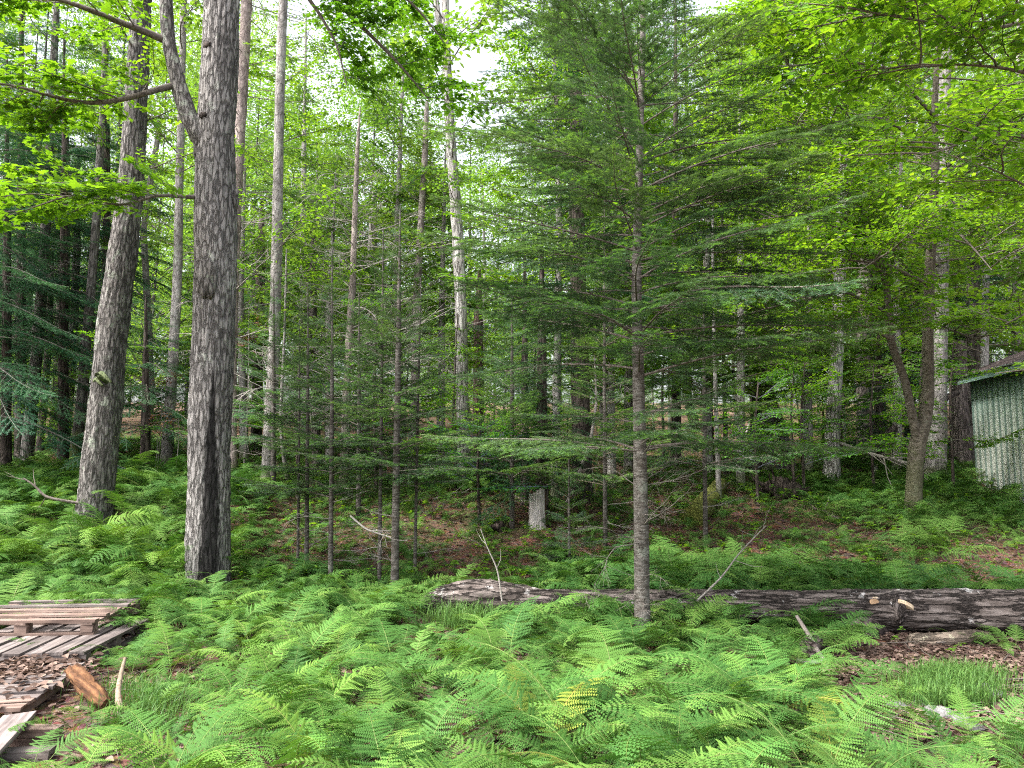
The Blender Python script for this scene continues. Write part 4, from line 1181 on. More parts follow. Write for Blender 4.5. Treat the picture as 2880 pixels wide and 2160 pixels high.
g = np.random.default_rng(640)
for k in range(22):
    px = 250 + 2480 * ((k * 0.618034) % 1.0)
    d = g.uniform(12.8, 18.5)
    top = g.uniform(860, 1080)
    x_ = P(px, 1200, d)[0]
    if x_ > 8.2 and d < 15.5: continue
    T = Tree('leafy_sapling', 'light green leafy sapling growing in the shade under the trees', 'sapling', d, [(px, 1300, 9), (px - 6, (1300 + top) / 2, 7), (px + 5, top, 3)], M['bark_dark'], 'light green saplings under the trees', 0.05, 0.1, 0, 7)
    leafy(T, BEEC if d < 15 else BEEF, int(g.integers(10, 17)), 0.6, T.height() - 0.02, 1.3, 0.8, 1.7, (1.0, 1.08, g.uniform(1.0, 1.5)), g, p0=-0.1, p1=0.4)

# rust coloured dead leaves on twigs of small beeches
for k, (px, py, d) in enumerate(((700, 880, 14.5), (700, 940, 14.5), (250, 965, 14.0), (455, 1040, 13.5), (500, 1160, 13.3), (440, 1190, 13.3))):
    b = P(px, py, d)
    z = TZ(b[0], d)
    T = thing('beech_seedling', ('thin beech seedling holding rust-brown dead leaves under the hemlocks'), 'seedling', (b[0], d, z), 0, 'beech seedlings with withered leaves')
    mbs = MB()
    tube(mbs, [[0, 0, -0.05], [0.03, 0.02, (b[2] - z) * 0.5], [0, 0, b[2] - z + 0.1]], [0.011, 0.008, 0.003], 6, 0)
    link('stem', mbs.mesh('seedling_stem', M['dead_twig']), T)
    for s in range(3):
        link('leaf_spray', RUST[s % 2], T, (0, 0, (b[2] - z) * (1 - 0.06 * s)), (0, 0.15, G.uniform(0, 6.28)), G.uniform(0.6, 1.0))

# ------------------------------------------------------------------ woods behind: single trees, then one far mass
CROWN = []
for v in range(5):
    g = np.random.default_rng(700 + v)
    mb = MB()
    H, rx = 9.0, 2.3
    pos, xd, nd, ss = [], [], [], []
    for c in range(84):
        t = g.uniform(0, 1)
        a = g.uniform(0, 6.28)
        rad = rx * (0.35 + 0.65 * math.sin(math.pi * min(1, 0.12 + 0.8 * t))) * math.sqrt(g.uniform(0.05, 1))
        ctr = np.array([rad * math.cos(a), rad * math.sin(a), t * H])
        root = np.array([0, 0, max(0.0, ctr[2] - rad * 0.7)])
        tube(mb, [root, (root + ctr) / 2 + g.normal(0, 0.1, 3), ctr], [0.03 * (1.1 - t), 0.02 * (1.1 - t), 0.004], 4, 0, cap=False)
        n = int(g.integers(110, 190))
        q = g.normal(0, 1, (n, 3)) * [0.55, 0.55, 0.16] * g.uniform(0.7, 1.3)
        pos.append(ctr + q); an = g.uniform(0, 6.28, n)
        xd.append(np.stack([np.cos(an), np.sin(an), g.uniform(-0.5, 0.2, n)], 1)); nd.append(np.array([0, 0, 1.0])[None] + g.normal(0, 0.45, (n, 3))); ss.append(g.uniform(0.08, 0.15, n))
    stamp(mb, DI_V, DI_F, *[np.concatenate(z) for z in (pos, xd, nd, ss)], 1)
    CROWN.append(mb.mesh('broadleaf_crown', [M['twig'], M['far_leaf']]))
CCROWN = []
small = [conifer_bough(740 + k, 2.0, 0.035, 0.05, 0.016, 16, 0.05, 0.25, bare=0.15, tert=0.14, wmax=0.4, up=0.0) for k in range(3)]
for v in range(2):
    g = np.random.default_rng(750 + v)
    mb = MB()
    for c in range(56):
        t = (c + g.uniform(0, 1)) / 56
        s = (1.25 * (1 - t) + 0.12)
        mb.merge(small[int(g.integers(3))], mat4((0, 0, t * 10), (g.normal(0, 0.2), -g.uniform(-0.25, 0.2), g.uniform(0, 6.28)), s))
    tube(mb, [[0, 0, -0.5], [0, 0, 5], [0, 0, 10.4]], [0.11, 0.07, 0.01], 7, 0)
    CCROWN.append(mb.mesh('conifer_crown', [M['bark_dark'], M['hemlock']]))
TRK = []
for v, bk in enumerate(('bark_pale', 'bark_dark', 'bark_brown', 'bark_maple')):
    mb = MB()
    g = np.random.default_rng(760 + v)
    zz = np.linspace(-0.3, 14, 30)
    p = np.stack([0.25 * np.sin(zz * 0.25 + g.uniform(0, 6)) , 0.2 * np.sin(zz * 0.2 + g.uniform(0, 6)), zz], 1)
    p[:, :2] -= p[1, :2]
    tube(mb, p, np.linspace(0.14, 0.04, 30), 9, 0, 0.1, v, True, 0.4)
    TRK.append(mb.mesh('woodland_trunk', M[bk]))
BACK = {'pale': 'slim pale-barked leafy tree in the woods behind', 'dark': 'slim dark-barked leafy tree in the woods behind',
        'brown': 'slim brown-barked leafy tree in the woods behind', 'con': 'dark conifer in the woods behind', 'grey': 'slim grey-barked leafy tree in the woods behind'}
gb = np.random.default_rng(31)
nb = 0
for k in range(64):
    px = -250 + 3380 * ((k * 0.6180339) % 1.0)
    d = 20 + 26 * gb.uniform(0, 1) ** 1.15
    b = P(px, 1250, d)
    x = b[0]
    gap = math.exp(-((px - 1330) / 190) ** 2) + 0.8 * math.exp(-((px - 900) / 120) ** 2) + 0.5 * math.exp(-((px - 560) / 90) ** 2)
    top_py = -150 + gb.uniform(0, 260) + 520 * min(gap, 1)
    H = P(px, top_py, d)[2] - TZ(x, d)
    H = max(6.0, min(H, 26))
    conif = gb.random() < (0.4 if px < 420 else 0.12)
    tv = int(gb.choice([0, 0, 1, 2, 3]))
    kind = 'con' if conif else ('pale', 'dark', 'brown', 'grey')[tv]
    T = thing('conifer_tree' if conif else 'woodland_tree', BACK[kind], 'tree', (x, d, TZ(x, d)), gb.uniform(0, 6.28), 'trees of the woods behind, ' + {'con': 'conifers'}.get(kind, kind + ' bark'))
    if conif:
        s = H / 12.0
        c0 = gb.uniform(0.10, 0.25) * H
        link('trunk', TRK[1], T, scale=(s, s, (c0 + 1.5) / 14))
        dk = gb.uniform(0.65, 1.0)
        link('crown', CCROWN[int(gb.integers(2))], T, (0, 0, c0), scale=((H - c0) / 10 * 0.8 + 0.2,) * 2 + ((H - c0) / 10,), color=(dk * 0.9, dk, dk))
    else:
        c0 = gb.uniform(0.10, 0.25) * H
        sx = gb.uniform(0.3, 0.7)
        link('trunk', TRK[tv], T, scale=(sx, sx, H * 0.97 / 14))
        cs = (H - c0) / 9.3
        lt = gb.uniform(0.8, 1.2)
        wd = gb.uniform(0.75, 1.15)
        link('crown', CROWN[int(gb.integers(5))], T, (0, 0, c0), scale=(wd, wd, cs), color=(lt, lt, lt * gb.uniform(0.9, 1.3)))
# shrubs under the trees
for k in range(26):
    px = -150 + 3180 * ((k * 0.7548776) % 1.0)
    d = 16.5 + 16 * gb.uniform(0, 1)
    x = P(px, 1250, d)[0]
    if x > 7.6 and d < 18: continue
    T = thing('understory_shrub', 'low leafy shrub under the trees behind', 'shrub', (x, d, TZ(x, d)), gb.uniform(0, 6.28), 'leafy shrubs of the woods behind')
    mb = None
    s = gb.uniform(0.16, 0.34)
    link('trunk', TRK[1], T, scale=(0.25, 0.25, s * 9 / 14))
    lt = gb.uniform(0.95, 1.25)
    link('crown', CROWN[int(gb.integers(5))], T, (0, 0, 0.25), scale=(s * 1.6, s * 1.6, s), color=(lt, lt, lt * 1.2))


def scatter_group(name, sources):
    """geometry nodes: every vertex of the object carries one copy of a source mesh (attributes rot, siz, pick)"""
    ng = bpy.data.node_groups.new(name, 'GeometryNodeTree')
    ng.interface.new_socket('Geometry', in_out='INPUT', socket_type='NodeSocketGeometry')
    ng.interface.new_socket('Geometry', in_out='OUTPUT', socket_type='NodeSocketGeometry')
    N, L = ng.nodes, ng.links
    gi, go = N.new('NodeGroupInput'), N.new('NodeGroupOutput')
    iop = N.new('GeometryNodeInstanceOnPoints')
    join = N.new('GeometryNodeGeometryToInstance')
    for s in sources[::-1]:
        oi = N.new('GeometryNodeObjectInfo')
        oi.transform_space = 'ORIGINAL'
        oi.inputs['Object'].default_value = s
        oi.inputs['As Instance'].default_value = True
        L.new(oi.outputs['Geometry'], join.inputs[0])
    # Geometry to Instance joins several links as separate instances

    def attr(nm, tp):
        a = N.new('GeometryNodeInputNamedAttribute')
        a.data_type = tp
        a.inputs['Name'].default_value = nm
        return a.outputs[0]
    L.new(gi.outputs[0], iop.inputs['Points'])
    L.new(join.outputs[0], iop.inputs['Instance'])
    iop.inputs['Pick Instance'].default_value = True
    L.new(attr('pick', 'INT'), iop.inputs['Instance Index'])
    er = N.new('FunctionNodeEulerToRotation')
    L.new(attr('rot', 'FLOAT_VECTOR'), er.inputs[0])
    L.new(er.outputs[0], iop.inputs['Rotation'])
    L.new(attr('siz', 'FLOAT'), iop.inputs['Scale'])
    L.new(iop.outputs[0], go.inputs[0])
    return ng


def scatter(name, label, pts, rot, siz, pick, sources):
    me = bpy.data.meshes.new(name)
    me.from_pydata([tuple(p) for p in pts], [], [])
    a = me.attributes.new('rot', 'FLOAT_VECTOR', 'POINT'); a.data.foreach_set('vector', np.asarray(rot, float).ravel())
    a = me.attributes.new('siz', 'FLOAT', 'POINT'); a.data.foreach_set('value', np.asarray(siz, float))
    a = me.attributes.new('pick', 'INT', 'POINT'); a.data.foreach_set('value', np.asarray(pick, int))
    o = link(name, me)
    mod = o.modifiers.new('scatter', 'NODES')
    mod.node_group = scatter_group(name, sources)
    return tag(o, label, None, None, 'stuff')


# far woods read as one mass: leafy clumps between 42 and 70 m
gm = np.random.default_rng(41)
crown_src = [o for o in bpy.data.objects if o.name.startswith('crown') and o.data.name.startswith('broadleaf')]
src = []
for cm in CROWN:
    for o in crown_src:
        if o.data == cm:
            src.append(o); break
n = 190
fx = gm.uniform(-62, 62, n); fd = gm.uniform(52, 90, n)
fpx = 1440 + fx / fd * F
fgap = np.exp(-((fpx - 1330) / 170) ** 2)
lvl = gm.uniform(0, 1, n)
fz = terrain(fx, fd) + lvl * 13 * (1 - 0.6 * np.minimum(fgap, 1))
keep = np.ones(n, bool)
scatter('far_woods', 'mass of far leafy woods seen through the trees', np.stack([fx, fd, fz], 1)[keep], np.stack([gm.normal(0, 0.3, n), gm.normal(0, 0.3, n), gm.uniform(0, 6.28, n)], 1)[keep],
        gm.uniform(0.7, 1.2, n)[keep], gm.integers(0, len(src), n)[keep], src)

# ------------------------------------------------------------------ shed
def shed():
    C = np.array([9.0, 14.4])
    u = unit(np.array([-0.17, -0.985]))            # along the long wall towards the track
    nrm = np.array([u[1], -u[0]])                   # outward
    if np.dot(nrm, -C) < 0: nrm = -nrm
    W, D, z0, z1 = 4.0, 2.8, 0.62, 3.24
    rot = math.atan2(u[1], u[0])                    # local x along the wall, local y = inward or outward
    S = thing('shed', 'weathered pale green wooden shed with a brown shingle roof', 'shed', (C[0], C[1], z0), rot)
    sy = 1 if np.dot(np.array([-u[1], u[0]]), nrm) > 0 else -1   # local +y * sy = outward
    H = z1 - z0
    g = np.random.default_rng(3)
    bw = 0.215
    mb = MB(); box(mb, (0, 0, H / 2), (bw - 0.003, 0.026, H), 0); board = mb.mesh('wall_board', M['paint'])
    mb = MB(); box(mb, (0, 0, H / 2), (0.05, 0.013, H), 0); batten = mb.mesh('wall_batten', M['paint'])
    n = int(W / bw)
    for k in range(n):
        t = g.uniform(0.9, 1.08)
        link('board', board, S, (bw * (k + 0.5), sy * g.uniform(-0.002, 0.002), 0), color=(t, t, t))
        link('batten', batten, S, (bw * k + (0.02 if k == 0 else 0), sy * 0.02, 0), color=(0.4, 0.5, 0.48))  # dark tint paints in the shade lines between the boards
    # other walls
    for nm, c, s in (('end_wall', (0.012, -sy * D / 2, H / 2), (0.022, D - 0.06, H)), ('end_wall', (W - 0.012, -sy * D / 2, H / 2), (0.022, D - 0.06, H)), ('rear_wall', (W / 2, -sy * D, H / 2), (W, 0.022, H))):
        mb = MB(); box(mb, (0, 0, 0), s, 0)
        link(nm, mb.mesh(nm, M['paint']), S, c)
    # roof: two slopes, ridge along local x
    pit = R(22)
    ov, ro = 0.26, 0.22
    half = D / 2 + ov
    for side in (1, -1):
        e = np.array([0, sy * ov if side > 0 else -sy * (D + ov), H + 0.02 - ov * math.tan(pit)])     # eave line
        ln = half / math.cos(pit)
        ang = pit * (-sy if side > 0 else sy)
        mb = MB(); box(mb, (W / 2, 0, 0), (W + 2 * ro, ln, 0.03), 0)
        cy = e[1] - (sy if side > 0 else -sy) * half / 2
        link('roof_deck', mb.mesh('roof_deck', M['trim']), S, (0, cy, e[2] + half / 2 * math.tan(pit)), (ang, 0, 0))
        if side > 0:
            mb = MB(); box(mb, (0, 0, 0), (0.196, 0.21, 0.009), 0)
            sh = mb.mesh('shingle', M['shingle'])
            rows = int(ln / 0.145)
            for r_ in range(rows):
                q = (r_ + 0.5) * 0.145 - 0.03
                for c_ in range(int((W + 2 * ro) / 0.2) + 1):
                    x = -ro + 0.2 * c_ + (0.1 if r_ % 2 else 0.0)
                    if x > W + ro: continue
                    link('shingle', sh, S, (x, e[1] - sy * q * math.cos(pit), e[2] + q * math.sin(pit) + 0.026), (ang * 0.93 + g.normal(0, 0.01), 0, g.normal(0, 0.012)))
            mb = MB(); box(mb, (0, 0, 0), (W + 2 * ro, 0.022, 0.15), 0)
            link('fascia', mb.mesh('fascia', M['trim']), S, (W / 2, e[1] + sy * 0.008, e[2] - 0.04), color=(1.5, 1.4, 1.4))
        for xx in (-ro, W + ro):
            mb = MB(); box(mb, (0, 0, 0), (0.022, ln, 0.13), 0)
            link('barge_board', mb.mesh('barge_board', M['trim']), S, (xx, cy, e[2] + half / 2 * math.tan(pit) - 0.05), (ang, 0, 0), color=(1.5, 1.4, 1.4))
    # gable triangles
    zr = D / 2 * math.tan(pit)
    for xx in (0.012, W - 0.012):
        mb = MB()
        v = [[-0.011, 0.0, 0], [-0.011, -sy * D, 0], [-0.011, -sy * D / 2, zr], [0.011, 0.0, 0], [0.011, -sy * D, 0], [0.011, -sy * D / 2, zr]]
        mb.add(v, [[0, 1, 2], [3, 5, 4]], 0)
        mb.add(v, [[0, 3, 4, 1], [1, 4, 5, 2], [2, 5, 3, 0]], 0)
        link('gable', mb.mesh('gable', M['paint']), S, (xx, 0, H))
    return S


SHED = shed()

# ------------------------------------------------------------------ fallen log
LP = [(1150, 1728, 26, 7.95), (1190, 1712, 50, 7.92), (1250, 1688, 82, 7.88), (1320, 1680, 92, 7.84), (1400, 1682, 86, 7.8), (1500, 1690, 64, 7.72), (1650, 1694, 68, 7.62), (1850, 1700, 76, 7.5), (2050, 1704, 82, 7.36), (2250, 1708, 90, 7.24),
      (2400, 1711, 100, 7.15), (2500, 1714, 112, 7.1), (2620, 1716, 108, 7.04), (2880, 1720, 114, 6.92), (3120, 1724, 112, 6.8)]
lp = np.array([P(a, b, d) for a, b, c, d in LP])
lr = np.array([c * d / F / 2 for a, b, c, d in LP])
ax = Vector(lp[-1] - lp[0])
qlog = ax.to_track_quat('Z', 'Y')
Rl = np.array(qlog.to_matrix())
LOGO = thing('fallen_log', 'long dark fallen log with rough bark and pale bare patches lying across the ferns', 'log', lp[0])
pl, rl = resample((lp - lp[0]) @ Rl, lr, 0.03)
mb = MB()
tube(mb, pl, rl, 48, 0, 0.10, 8, True, plates=0.0065)
M['bark_log2'] = bark_mat('bark_fallen_log', (0.035, 0.029, 0.026), (0.09, 0.074, 0.067), (0.25, 0.215, 0.20), (0.52, 0.50, 0.49), 0.34, 18, 2.6, 1.0, crack=0.85)
tr_ = link('trunk', mb.mesh('log', M['bark_log2']), LOGO)
tr_.rotation_mode = 'QUATERNION'
tr_.rotation_quaternion = qlog


def lump(name, mat, parent, loc, rad, seed, rot=(0, 0, 0), amp=0.12, color=None):
    g = np.random.default_rng(seed)
    th = np.linspace(0.02, np.pi - 0.02, 11); ph = np.linspace(0, 2 * np.pi, 18, endpoint=False)
    a, b = np.meshgrid(th, ph, indexing='ij')
    k = 1 + amp * (np.sin(3 * a + 2 * b + g.uniform(0, 6)) + np.sin(5 * b - 2 * a + g.uniform(0, 6)) * 0.6 + g.normal(0, 0.35, a.shape))
    V = np.stack([rad[0] * np.sin(a) * np.cos(b) * k, rad[1] * np.sin(a) * np.sin(b) * k, rad[2] * np.cos(a) * k], -1).reshape(-1, 3)
    i = np.arange(10)[:, None] * 18; j = np.arange(18)[None, :]
    m_ = MB(); m_.add(V, np.stack([i + j, i + 18 + j, i + 18 + (j + 1) % 18, i + (j + 1) % 18], -1).reshape(-1, 4), 0, True)
    return link(name, m_.mesh(name, mat), parent, loc, rot, 1.0, color)


def on_log(px, py, off=0.0):
    x = P(px, py, 7.1)
    k = np.interp(px, [a for a, *_ in LP], np.arange(len(LP)))
    c = np.array([np.interp(k, np.arange(len(LP)), lp[:, i_]) for i_ in range(3)])
    r = np.interp(k, np.arange(len(LP)), lr)
    p = P(px, py, c[1] - r)
    dz = np.clip((p[2] - c[2]) / r, -0.95, 0.95)
    return np.array([c[0], c[1] - r * math.sqrt(1 - dz * dz) * 0.98 - off, c[2] + dz * r]) - lp[0]


g = np.random.default_rng(9)
p = on_log(2438, 1697)
mbk = MB(); tube(mbk, [[0, 0.03, 0], [0, -0.008, 0.003], [0, -0.014, 0.003]], [0.042, 0.044, 0.036], 14, 0, 0.06, 3)
link('branch_stub', mbk.mesh('branch_stub', M['fungus']), LOGO, p, (0, 0, 0), (1, 1, 0.8), color=(0.75, 0.6, 0.48))
mbk = MB()
th = np.linspace(0, np.pi, 12)
rim = np.stack([0.09 * np.cos(th), -0.06 * np.sin(th), np.full(12, 0.0)], 1)
vv = np.concatenate([rim + [0, 0, 0.008], rim * [0.95, 0.95, 1] + [0, 0, -0.022], [[0, 0.02, 0.03]], [[0, 0.02, -0.035]]])
ff = [[k, k + 1, 24] for k in range(11)] + [[12 + k + 1, 12 + k, 25] for k in range(11)]
mbk.add(vv, ff, 0, True)
mbk.add(vv, [[12 + k, 12 + k + 1, k + 1, k] for k in range(11)], 0, True)
tag(link('bracket_fungus', mbk.mesh('bracket_fungus', M['fungus']), LOGO, on_log(2518, 1702), (R(-25), R(28), 0), color=(1.15, 1.1, 1.0)), 'cream wedge-shaped bracket fungus on the log')
link('bracket_fungus', bpy.data.objects['bracket_fungus'].data, LOGO, on_log(2446, 1683), (0, 0, 0), 0.32, color=(1.1, 1.1, 1.1))
lump('knot', M['bark_log2'], LOGO, on_log(2500, 1712), (0.06, 0.05, 0.11), 4, amp=0.2)

# short log pieces and stubs by the log
def log_piece(name, label, pts, mat, color=None, rough=0.15, sides=16, cat='log', group=None, ground=False):
    q = np.array([P(a, b, d) for a, b, w_, d in pts])
    if ground:
        pts = [(a, b, w_, DF(a, b + w_ * 0.4)) for a, b, w_, d in pts]
        q = np.array([P(a, b, d) for a, b, w_, d in pts])
    r = np.array([w_ * d / F / 2 for a, b, w_, d in pts])
    qq = Vector(q[-1] - q[0]).to_track_quat('Z', 'Y')
    Rm = np.array(qq.to_matrix())
    a, b = resample((q - q[0]) @ Rm, r, 0.03)
    m_ = MB(); tube(m_, a, b, sides, 0, rough, int(pts[0][0]), plates=0.005)
    o = link(name, m_.mesh(name, mat), None, q[0], color=color)
    o.rotation_mode = 'QUATERNION'
    o.rotation_quaternion = qq
    return tag(o, label, cat, group)


log_piece('log_piece', 'short round log block wedged under the fallen log', [(2420, 1768, 56, 6.75), (2470, 1772, 56, 7.1)], M['bark_log'])
log_piece('log_piece', 'half-buried peeled slab of wood below the fallen log', [(2560, 1806, 40, 6.6), (2650, 1800, 44, 6.6), (2780, 1790, 30, 6.7)], M['bark_brown'], (1.5, 1.4, 1.2))
log_piece('log_piece', 'dark cut log end among the ferns in front of the fallen log', [(2272, 1822, 50, 6.1), (2300, 1805, 52, 6.45)], M['bark_log'])


def branch_thing(name, label, pts, mat, twigs=4, seed=1, cat='branch', color=None, side_len=0.3):
    q = np.array([P(a, b, d) for a, b, w_, d in pts])
    r = np.array([w_ * d / F / 2 for a, b, w_, d in pts])
    a, b = resample(q - q[0], r, 0.05)
    g = np.random.default_rng(seed)
    m_ = MB(); tube(m_, a, b, 8, 0, 0.12, seed)
    for k in range(twigs):
        f = int(g.integers(len(a) // 4, len(a) - 1))
        dv = unit(unit(a[min(f + 1, len(a) - 1)] - a[f - 1]) + g.normal(0, 0.6, 3)) * side_len * g.uniform(0.5, 1.2)
        tube(m_, np.stack([a[f], a[f] + dv * 0.5 + g.normal(0, 0.02, 3), a[f] + dv]), [b[f] * 0.5, b[f] * 0.35, b[f] * 0.15], 5, 0, cap=False)
    return tag(link(name, m_.mesh(name, mat), None, q[0], color=color), label, cat)


branch_thing('fallen_branch', 'pale grey stick leaning against the dark cut log end', [(2240, 1732, 9, 6.3), (2275, 1785, 13, 6.2), (2310, 1850, 14, 6.0), (2340, 1890, 12, 5.9)], M['dead_twig'], 4, 1, color=(0.65, 0.62, 0.6))
branch_thing('fallen_branch', 'grey stick lying flat beside the dark cut log end', [(2240, 1856, 12, 6.0), (2290, 1866, 15, 5.95), (2330, 1860, 14, 6.0)], M['dead_twig'], 1, 2)
branch_thing('fallen_branch', 'thin bare branch slanting up out of the ferns beside the front fir', [(1960, 1690, 6, 7.0), (2032, 1622, 5, 7.0), (2075, 1560, 4, 7.02), (2118, 1515, 3, 6.95), (2155, 1478, 2, 7.0)], M['dead_twig'], 6, 3, color=(0.7, 0.7, 0.7))
branch_thing('fallen_branch', 'forked dead branch resting on the ferns beside the leaning maple', [(220, 1415, 8, 9.9), (160, 1405, 8, 9.8), (120, 1395, 7, 9.8), (105, 1370, 6, 9.8), (66, 1345, 4, 9.8)], M['twig'], 4, 4, side_len=0.4)
branch_thing('fallen_branch', 'pale dead vine slanting against the blackish hemlock trunk', [(1590, 1420, 7, 12.0), (1640, 1300, 8, 12.2), (1665, 1220, 9, 12.3), (1678, 1130, 7, 12.4), (1672, 1000, 5, 12.4)], M['dead_twig'], 5, 5)
branch_thing('leaning_trunk', 'dark dead trunk leaning low behind the twin-stemmed birch', [(2455, 1258, 22, 15.2), (2520, 1200, 21, 15.4), (2590, 1152, 20, 15.6), (2692, 1104, 17, 16.0)], M['bark_dark'], 3, 6, 'dead trunk')
branch_thing('fallen_branch', 'tangle of pale fallen branches in front of the leaning dead trunk', [(2360, 1245, 7, 13.4), (2430, 1270, 8, 13.2), (2500, 1290, 8, 13.0), (2556, 1302, 6, 12.9)], M['dead_twig'], 12, 7, side_len=0.6)
branch_thing('fallen_branch', 'thin dry stick stuck upright in the ferns before the log', [(1412, 1690, 5, 7.3), (1400, 1600, 4, 7.3), (1370, 1540, 3, 7.3), (1352, 1488, 2, 7.3)], M['dead_twig'], 3, 8)
branch_thing('fallen_branch', 'bleached dry branch lying across the ferns before the thin saplings', [(985, 1450, 5, 8.6), (1030, 1490, 5, 8.5), (1100, 1512, 4, 8.4)], M['dead_twig'], 4, 9)
for k, (px, py, d, px2, py2, d2) in enumerate(((1080, 1440, 10.3, 1300, 1335, 11.5), (1220, 1405, 10.2, 1330, 1385, 10.6), (2050, 1420, 9.8, 2200, 1368, 10.4), (2080, 1300, 13.8, 2110, 1180, 14.2), (2380, 1470, 8.9, 2250, 1420, 9.4), (900, 1392, 11, 1010, 1375, 11.2))):
    branch_thing('fallen_branch', ('dark bent stick lying in the leaf litter near the uprooted stump', 'short curled root-like stick before the uprooted stump', 'grey twiggy stick beside the ragged rotten stump', 'slanting dead pole behind the brown leaf slope',
                                   'thin pale stick in the low ferns before the rotten stump', 'rotten stick on the litter behind the thin saplings')[k],
                 [(px, py, 8, DF(px, py)), ((px + px2) / 2, (py + py2) / 2 - 8, 7, (DF(px, py) + DF(px2, py2)) / 2), (px2, py2, 4, DF(px2, py2))], M['twig' if k % 2 == 0 else 'dead_twig'], 4, 20 + k)

# mossy logs
log_piece('mossy_log', 'bright mossy green log pointing towards the ferns', [(1950, 1455, 66, 8.9), (1985, 1415, 56, 9.6), (2025, 1365, 40, 10.6)], M['moss_log'], ground=True)
log_piece('mossy_log', 'thin moss-covered log lying behind the thin saplings', [(940, 1380, 14, 11.2), (1000, 1376, 18, 11.2), (1075, 1385, 14, 11.0)], M['moss_log'], ground=True)


# rotten stumps
def ragged(name, label, px, py, d, wpx, hpx, mats, seed, jag=0.35, parts=('shell', 'rotten_core')):
    g = np.random.default_rng(seed)
    b = P(px, py, d)
    z = TZ(b[0], d)
    S = thing(name, label, 'stump', (b[0], d, z))
    r = wpx * d / F / 2
    h = hpx * d / F
    for part, m_, sc_, a0, a1 in ((parts[0], mats[0], 1.0, 3.3, 5.6), (parts[1], mats[1], 0.93, 0, 6.2831)):
        n = 22
        th = np.linspace(a0, a1, n)
        rings = []
        top = h * (1 - jag * (0.5 + 0.5 * np.sin(th * 2.0 + g.uniform(0, 6))) * g.uniform(0.5, 1, n)) * (1 if sc_ == 1 else 0.93)
        for t in np.linspace(0, 1, 9):
            rr = r * sc_ * (1 + 0.25 * math.exp(-t * 7)) * (1 + 0.05 * np.sin(th * 5) + g.normal(0, 0.02, n))
            rings.append(np.stack([rr * np.cos(th), rr * np.sin(th), -0.08 + t * (top + 0.08)], 1))
        for t, k in ((1.0, 0.82), (0.75, 0.7)):
            rr = r * sc_ * k
            rings.append(np.stack([rr * np.cos(th), rr * np.sin(th), top * t * np.ones(n)], 1))
        V = np.array(rings).reshape(-1, 3)
        i = np.arange(len(rings) - 1)[:, None] * n; j = np.arange(n - 1)[None, :]
        mb_ = MB(); mb_.add(V, np.stack([i + j, i + j + 1, i + n + j + 1, i + n + j], -1).reshape(-1, 4), 0, False)
        link(part, mb_.mesh(part, m_), S)
    return S


ragged('stump', 'bleached white snapped stump with a reddish rotten side', 1512, 1482, DF(1512, 1482), 50, 108, (M['snag'], M['rot_red']), 3, 0.28)
ragged('stump', 'brown crumbling stump in the leaf litter past the end of the log', 2878, 1590, 8.0, 70, 80, (M['rot_red'], M['rot_red']), 4, 0.5)
ragged('stump', 'small grey snapped stump in the bright ferns by the birch', 2462, 1345, DF(2462, 1345), 14, 42, (M['snag'], M['bark_brown']), 5, 0.3)
ragged('stump', 'reddish leaning snag behind the fir saplings', 1100, 1300, 14.5, 22, 150, (M['rot_red'], M['rot_red']), 6, 0.3)


def root_plate(label, px, py, d, wpx, hpx, seed, mat, nroot=12):
    g = np.random.default_rng(seed)
    b = P(px, py, d)
    z = TZ(b[0], d)
    w_, h_ = wpx * d / F / 2, hpx * d / F / 2
    S = thing('uprooted_stump', label, 'stump', (b[0], d, z))
    lump('root_mass', mat, S, (0, 0, h_ * 0.7), (w_ * 0.8, w_ * 0.55, h_ * 0.95), seed, amp=0.24)
    for k in range(nroot):
        a = g.uniform(0, 6.28)
        m_ = MB()
        d0 = np.array([math.cos(a), g.uniform(-0.7, 0.4), math.sin(a) * 0.8 + 0.15])
        p0 = d0 * [w_ * 0.4, 0.1, h_ * 0.4]
        pts = [p0]
        for s in range(4):
            pts.append(pts[-1] + unit(d0 + g.normal(0, 0.35, 3)) * w_ * g.uniform(0.18, 0.34))
        pts = np.array(pts)
        pts[:, 2] = np.maximum(pts[:, 2], -h_ * 0.7)
        tube(m_, pts, np.linspace(g.uniform(0.025, 0.05), 0.008, 5), 6, 0, 0.2, k)
        link('root', m_.mesh('root', mat), S, (0, 0, h_ * 0.75))
    return S


root_plate('black uprooted stump with tangled roots at the foot of the shaggy white trunk', 1350, 1376, DF(1350, 1376), 160, 84, 61, M['bark_char'], 16)
root_plate('dark ragged rotten stump lying on its side before the bleached dead trunk', 2195, 1400, DF(2195, 1400), 120, 62, 62, M['bark_char'], 12)
lump('boulder', M['stone'], None, tuple(P(2206, 1325, DF(2206, 1325))), (0.26, 0.22, 0.16), 71, amp=0.05)
tag(bpy.data.objects['boulder'], 'rounded grey boulder behind the ragged rotten stump', 'rock')
for k, (px, py, d, s) in enumerate(((2520, 1950, 5.0, 0.07), (2585, 1945, 5.05, 0.06), (2640, 1990, 4.85, 0.09), (2700, 2012, 4.75, 0.07), (2740, 2040, 4.6, 0.06), (2760, 1905, 5.3, 0.08), (2800, 1925, 5.2, 0.06))):
    b = P(px, py, d)
    lump('stone', M['stone'], None, (b[0], d, TZ(b[0], d) + s * 0.15), (s, s * 0.8, s * 0.5), 80 + k, amp=0.08, rot=(0, 0, k * 1.3))
    o = [x for x in bpy.data.objects if x.name.startswith('stone') and 'category' not in x][0]
    tag(o, 'small grey stone lying in the bare patch by the grass tuft', 'stone', 'stones around the grass tuft')
db = DF(1400, 1495)
b = P(1400, 1495, db)
lump('rotten_block', M['bark_char'], None, (b[0], db, b[2] + 0.05), (0.14, 0.1, 0.09), 91, amp=0.15)
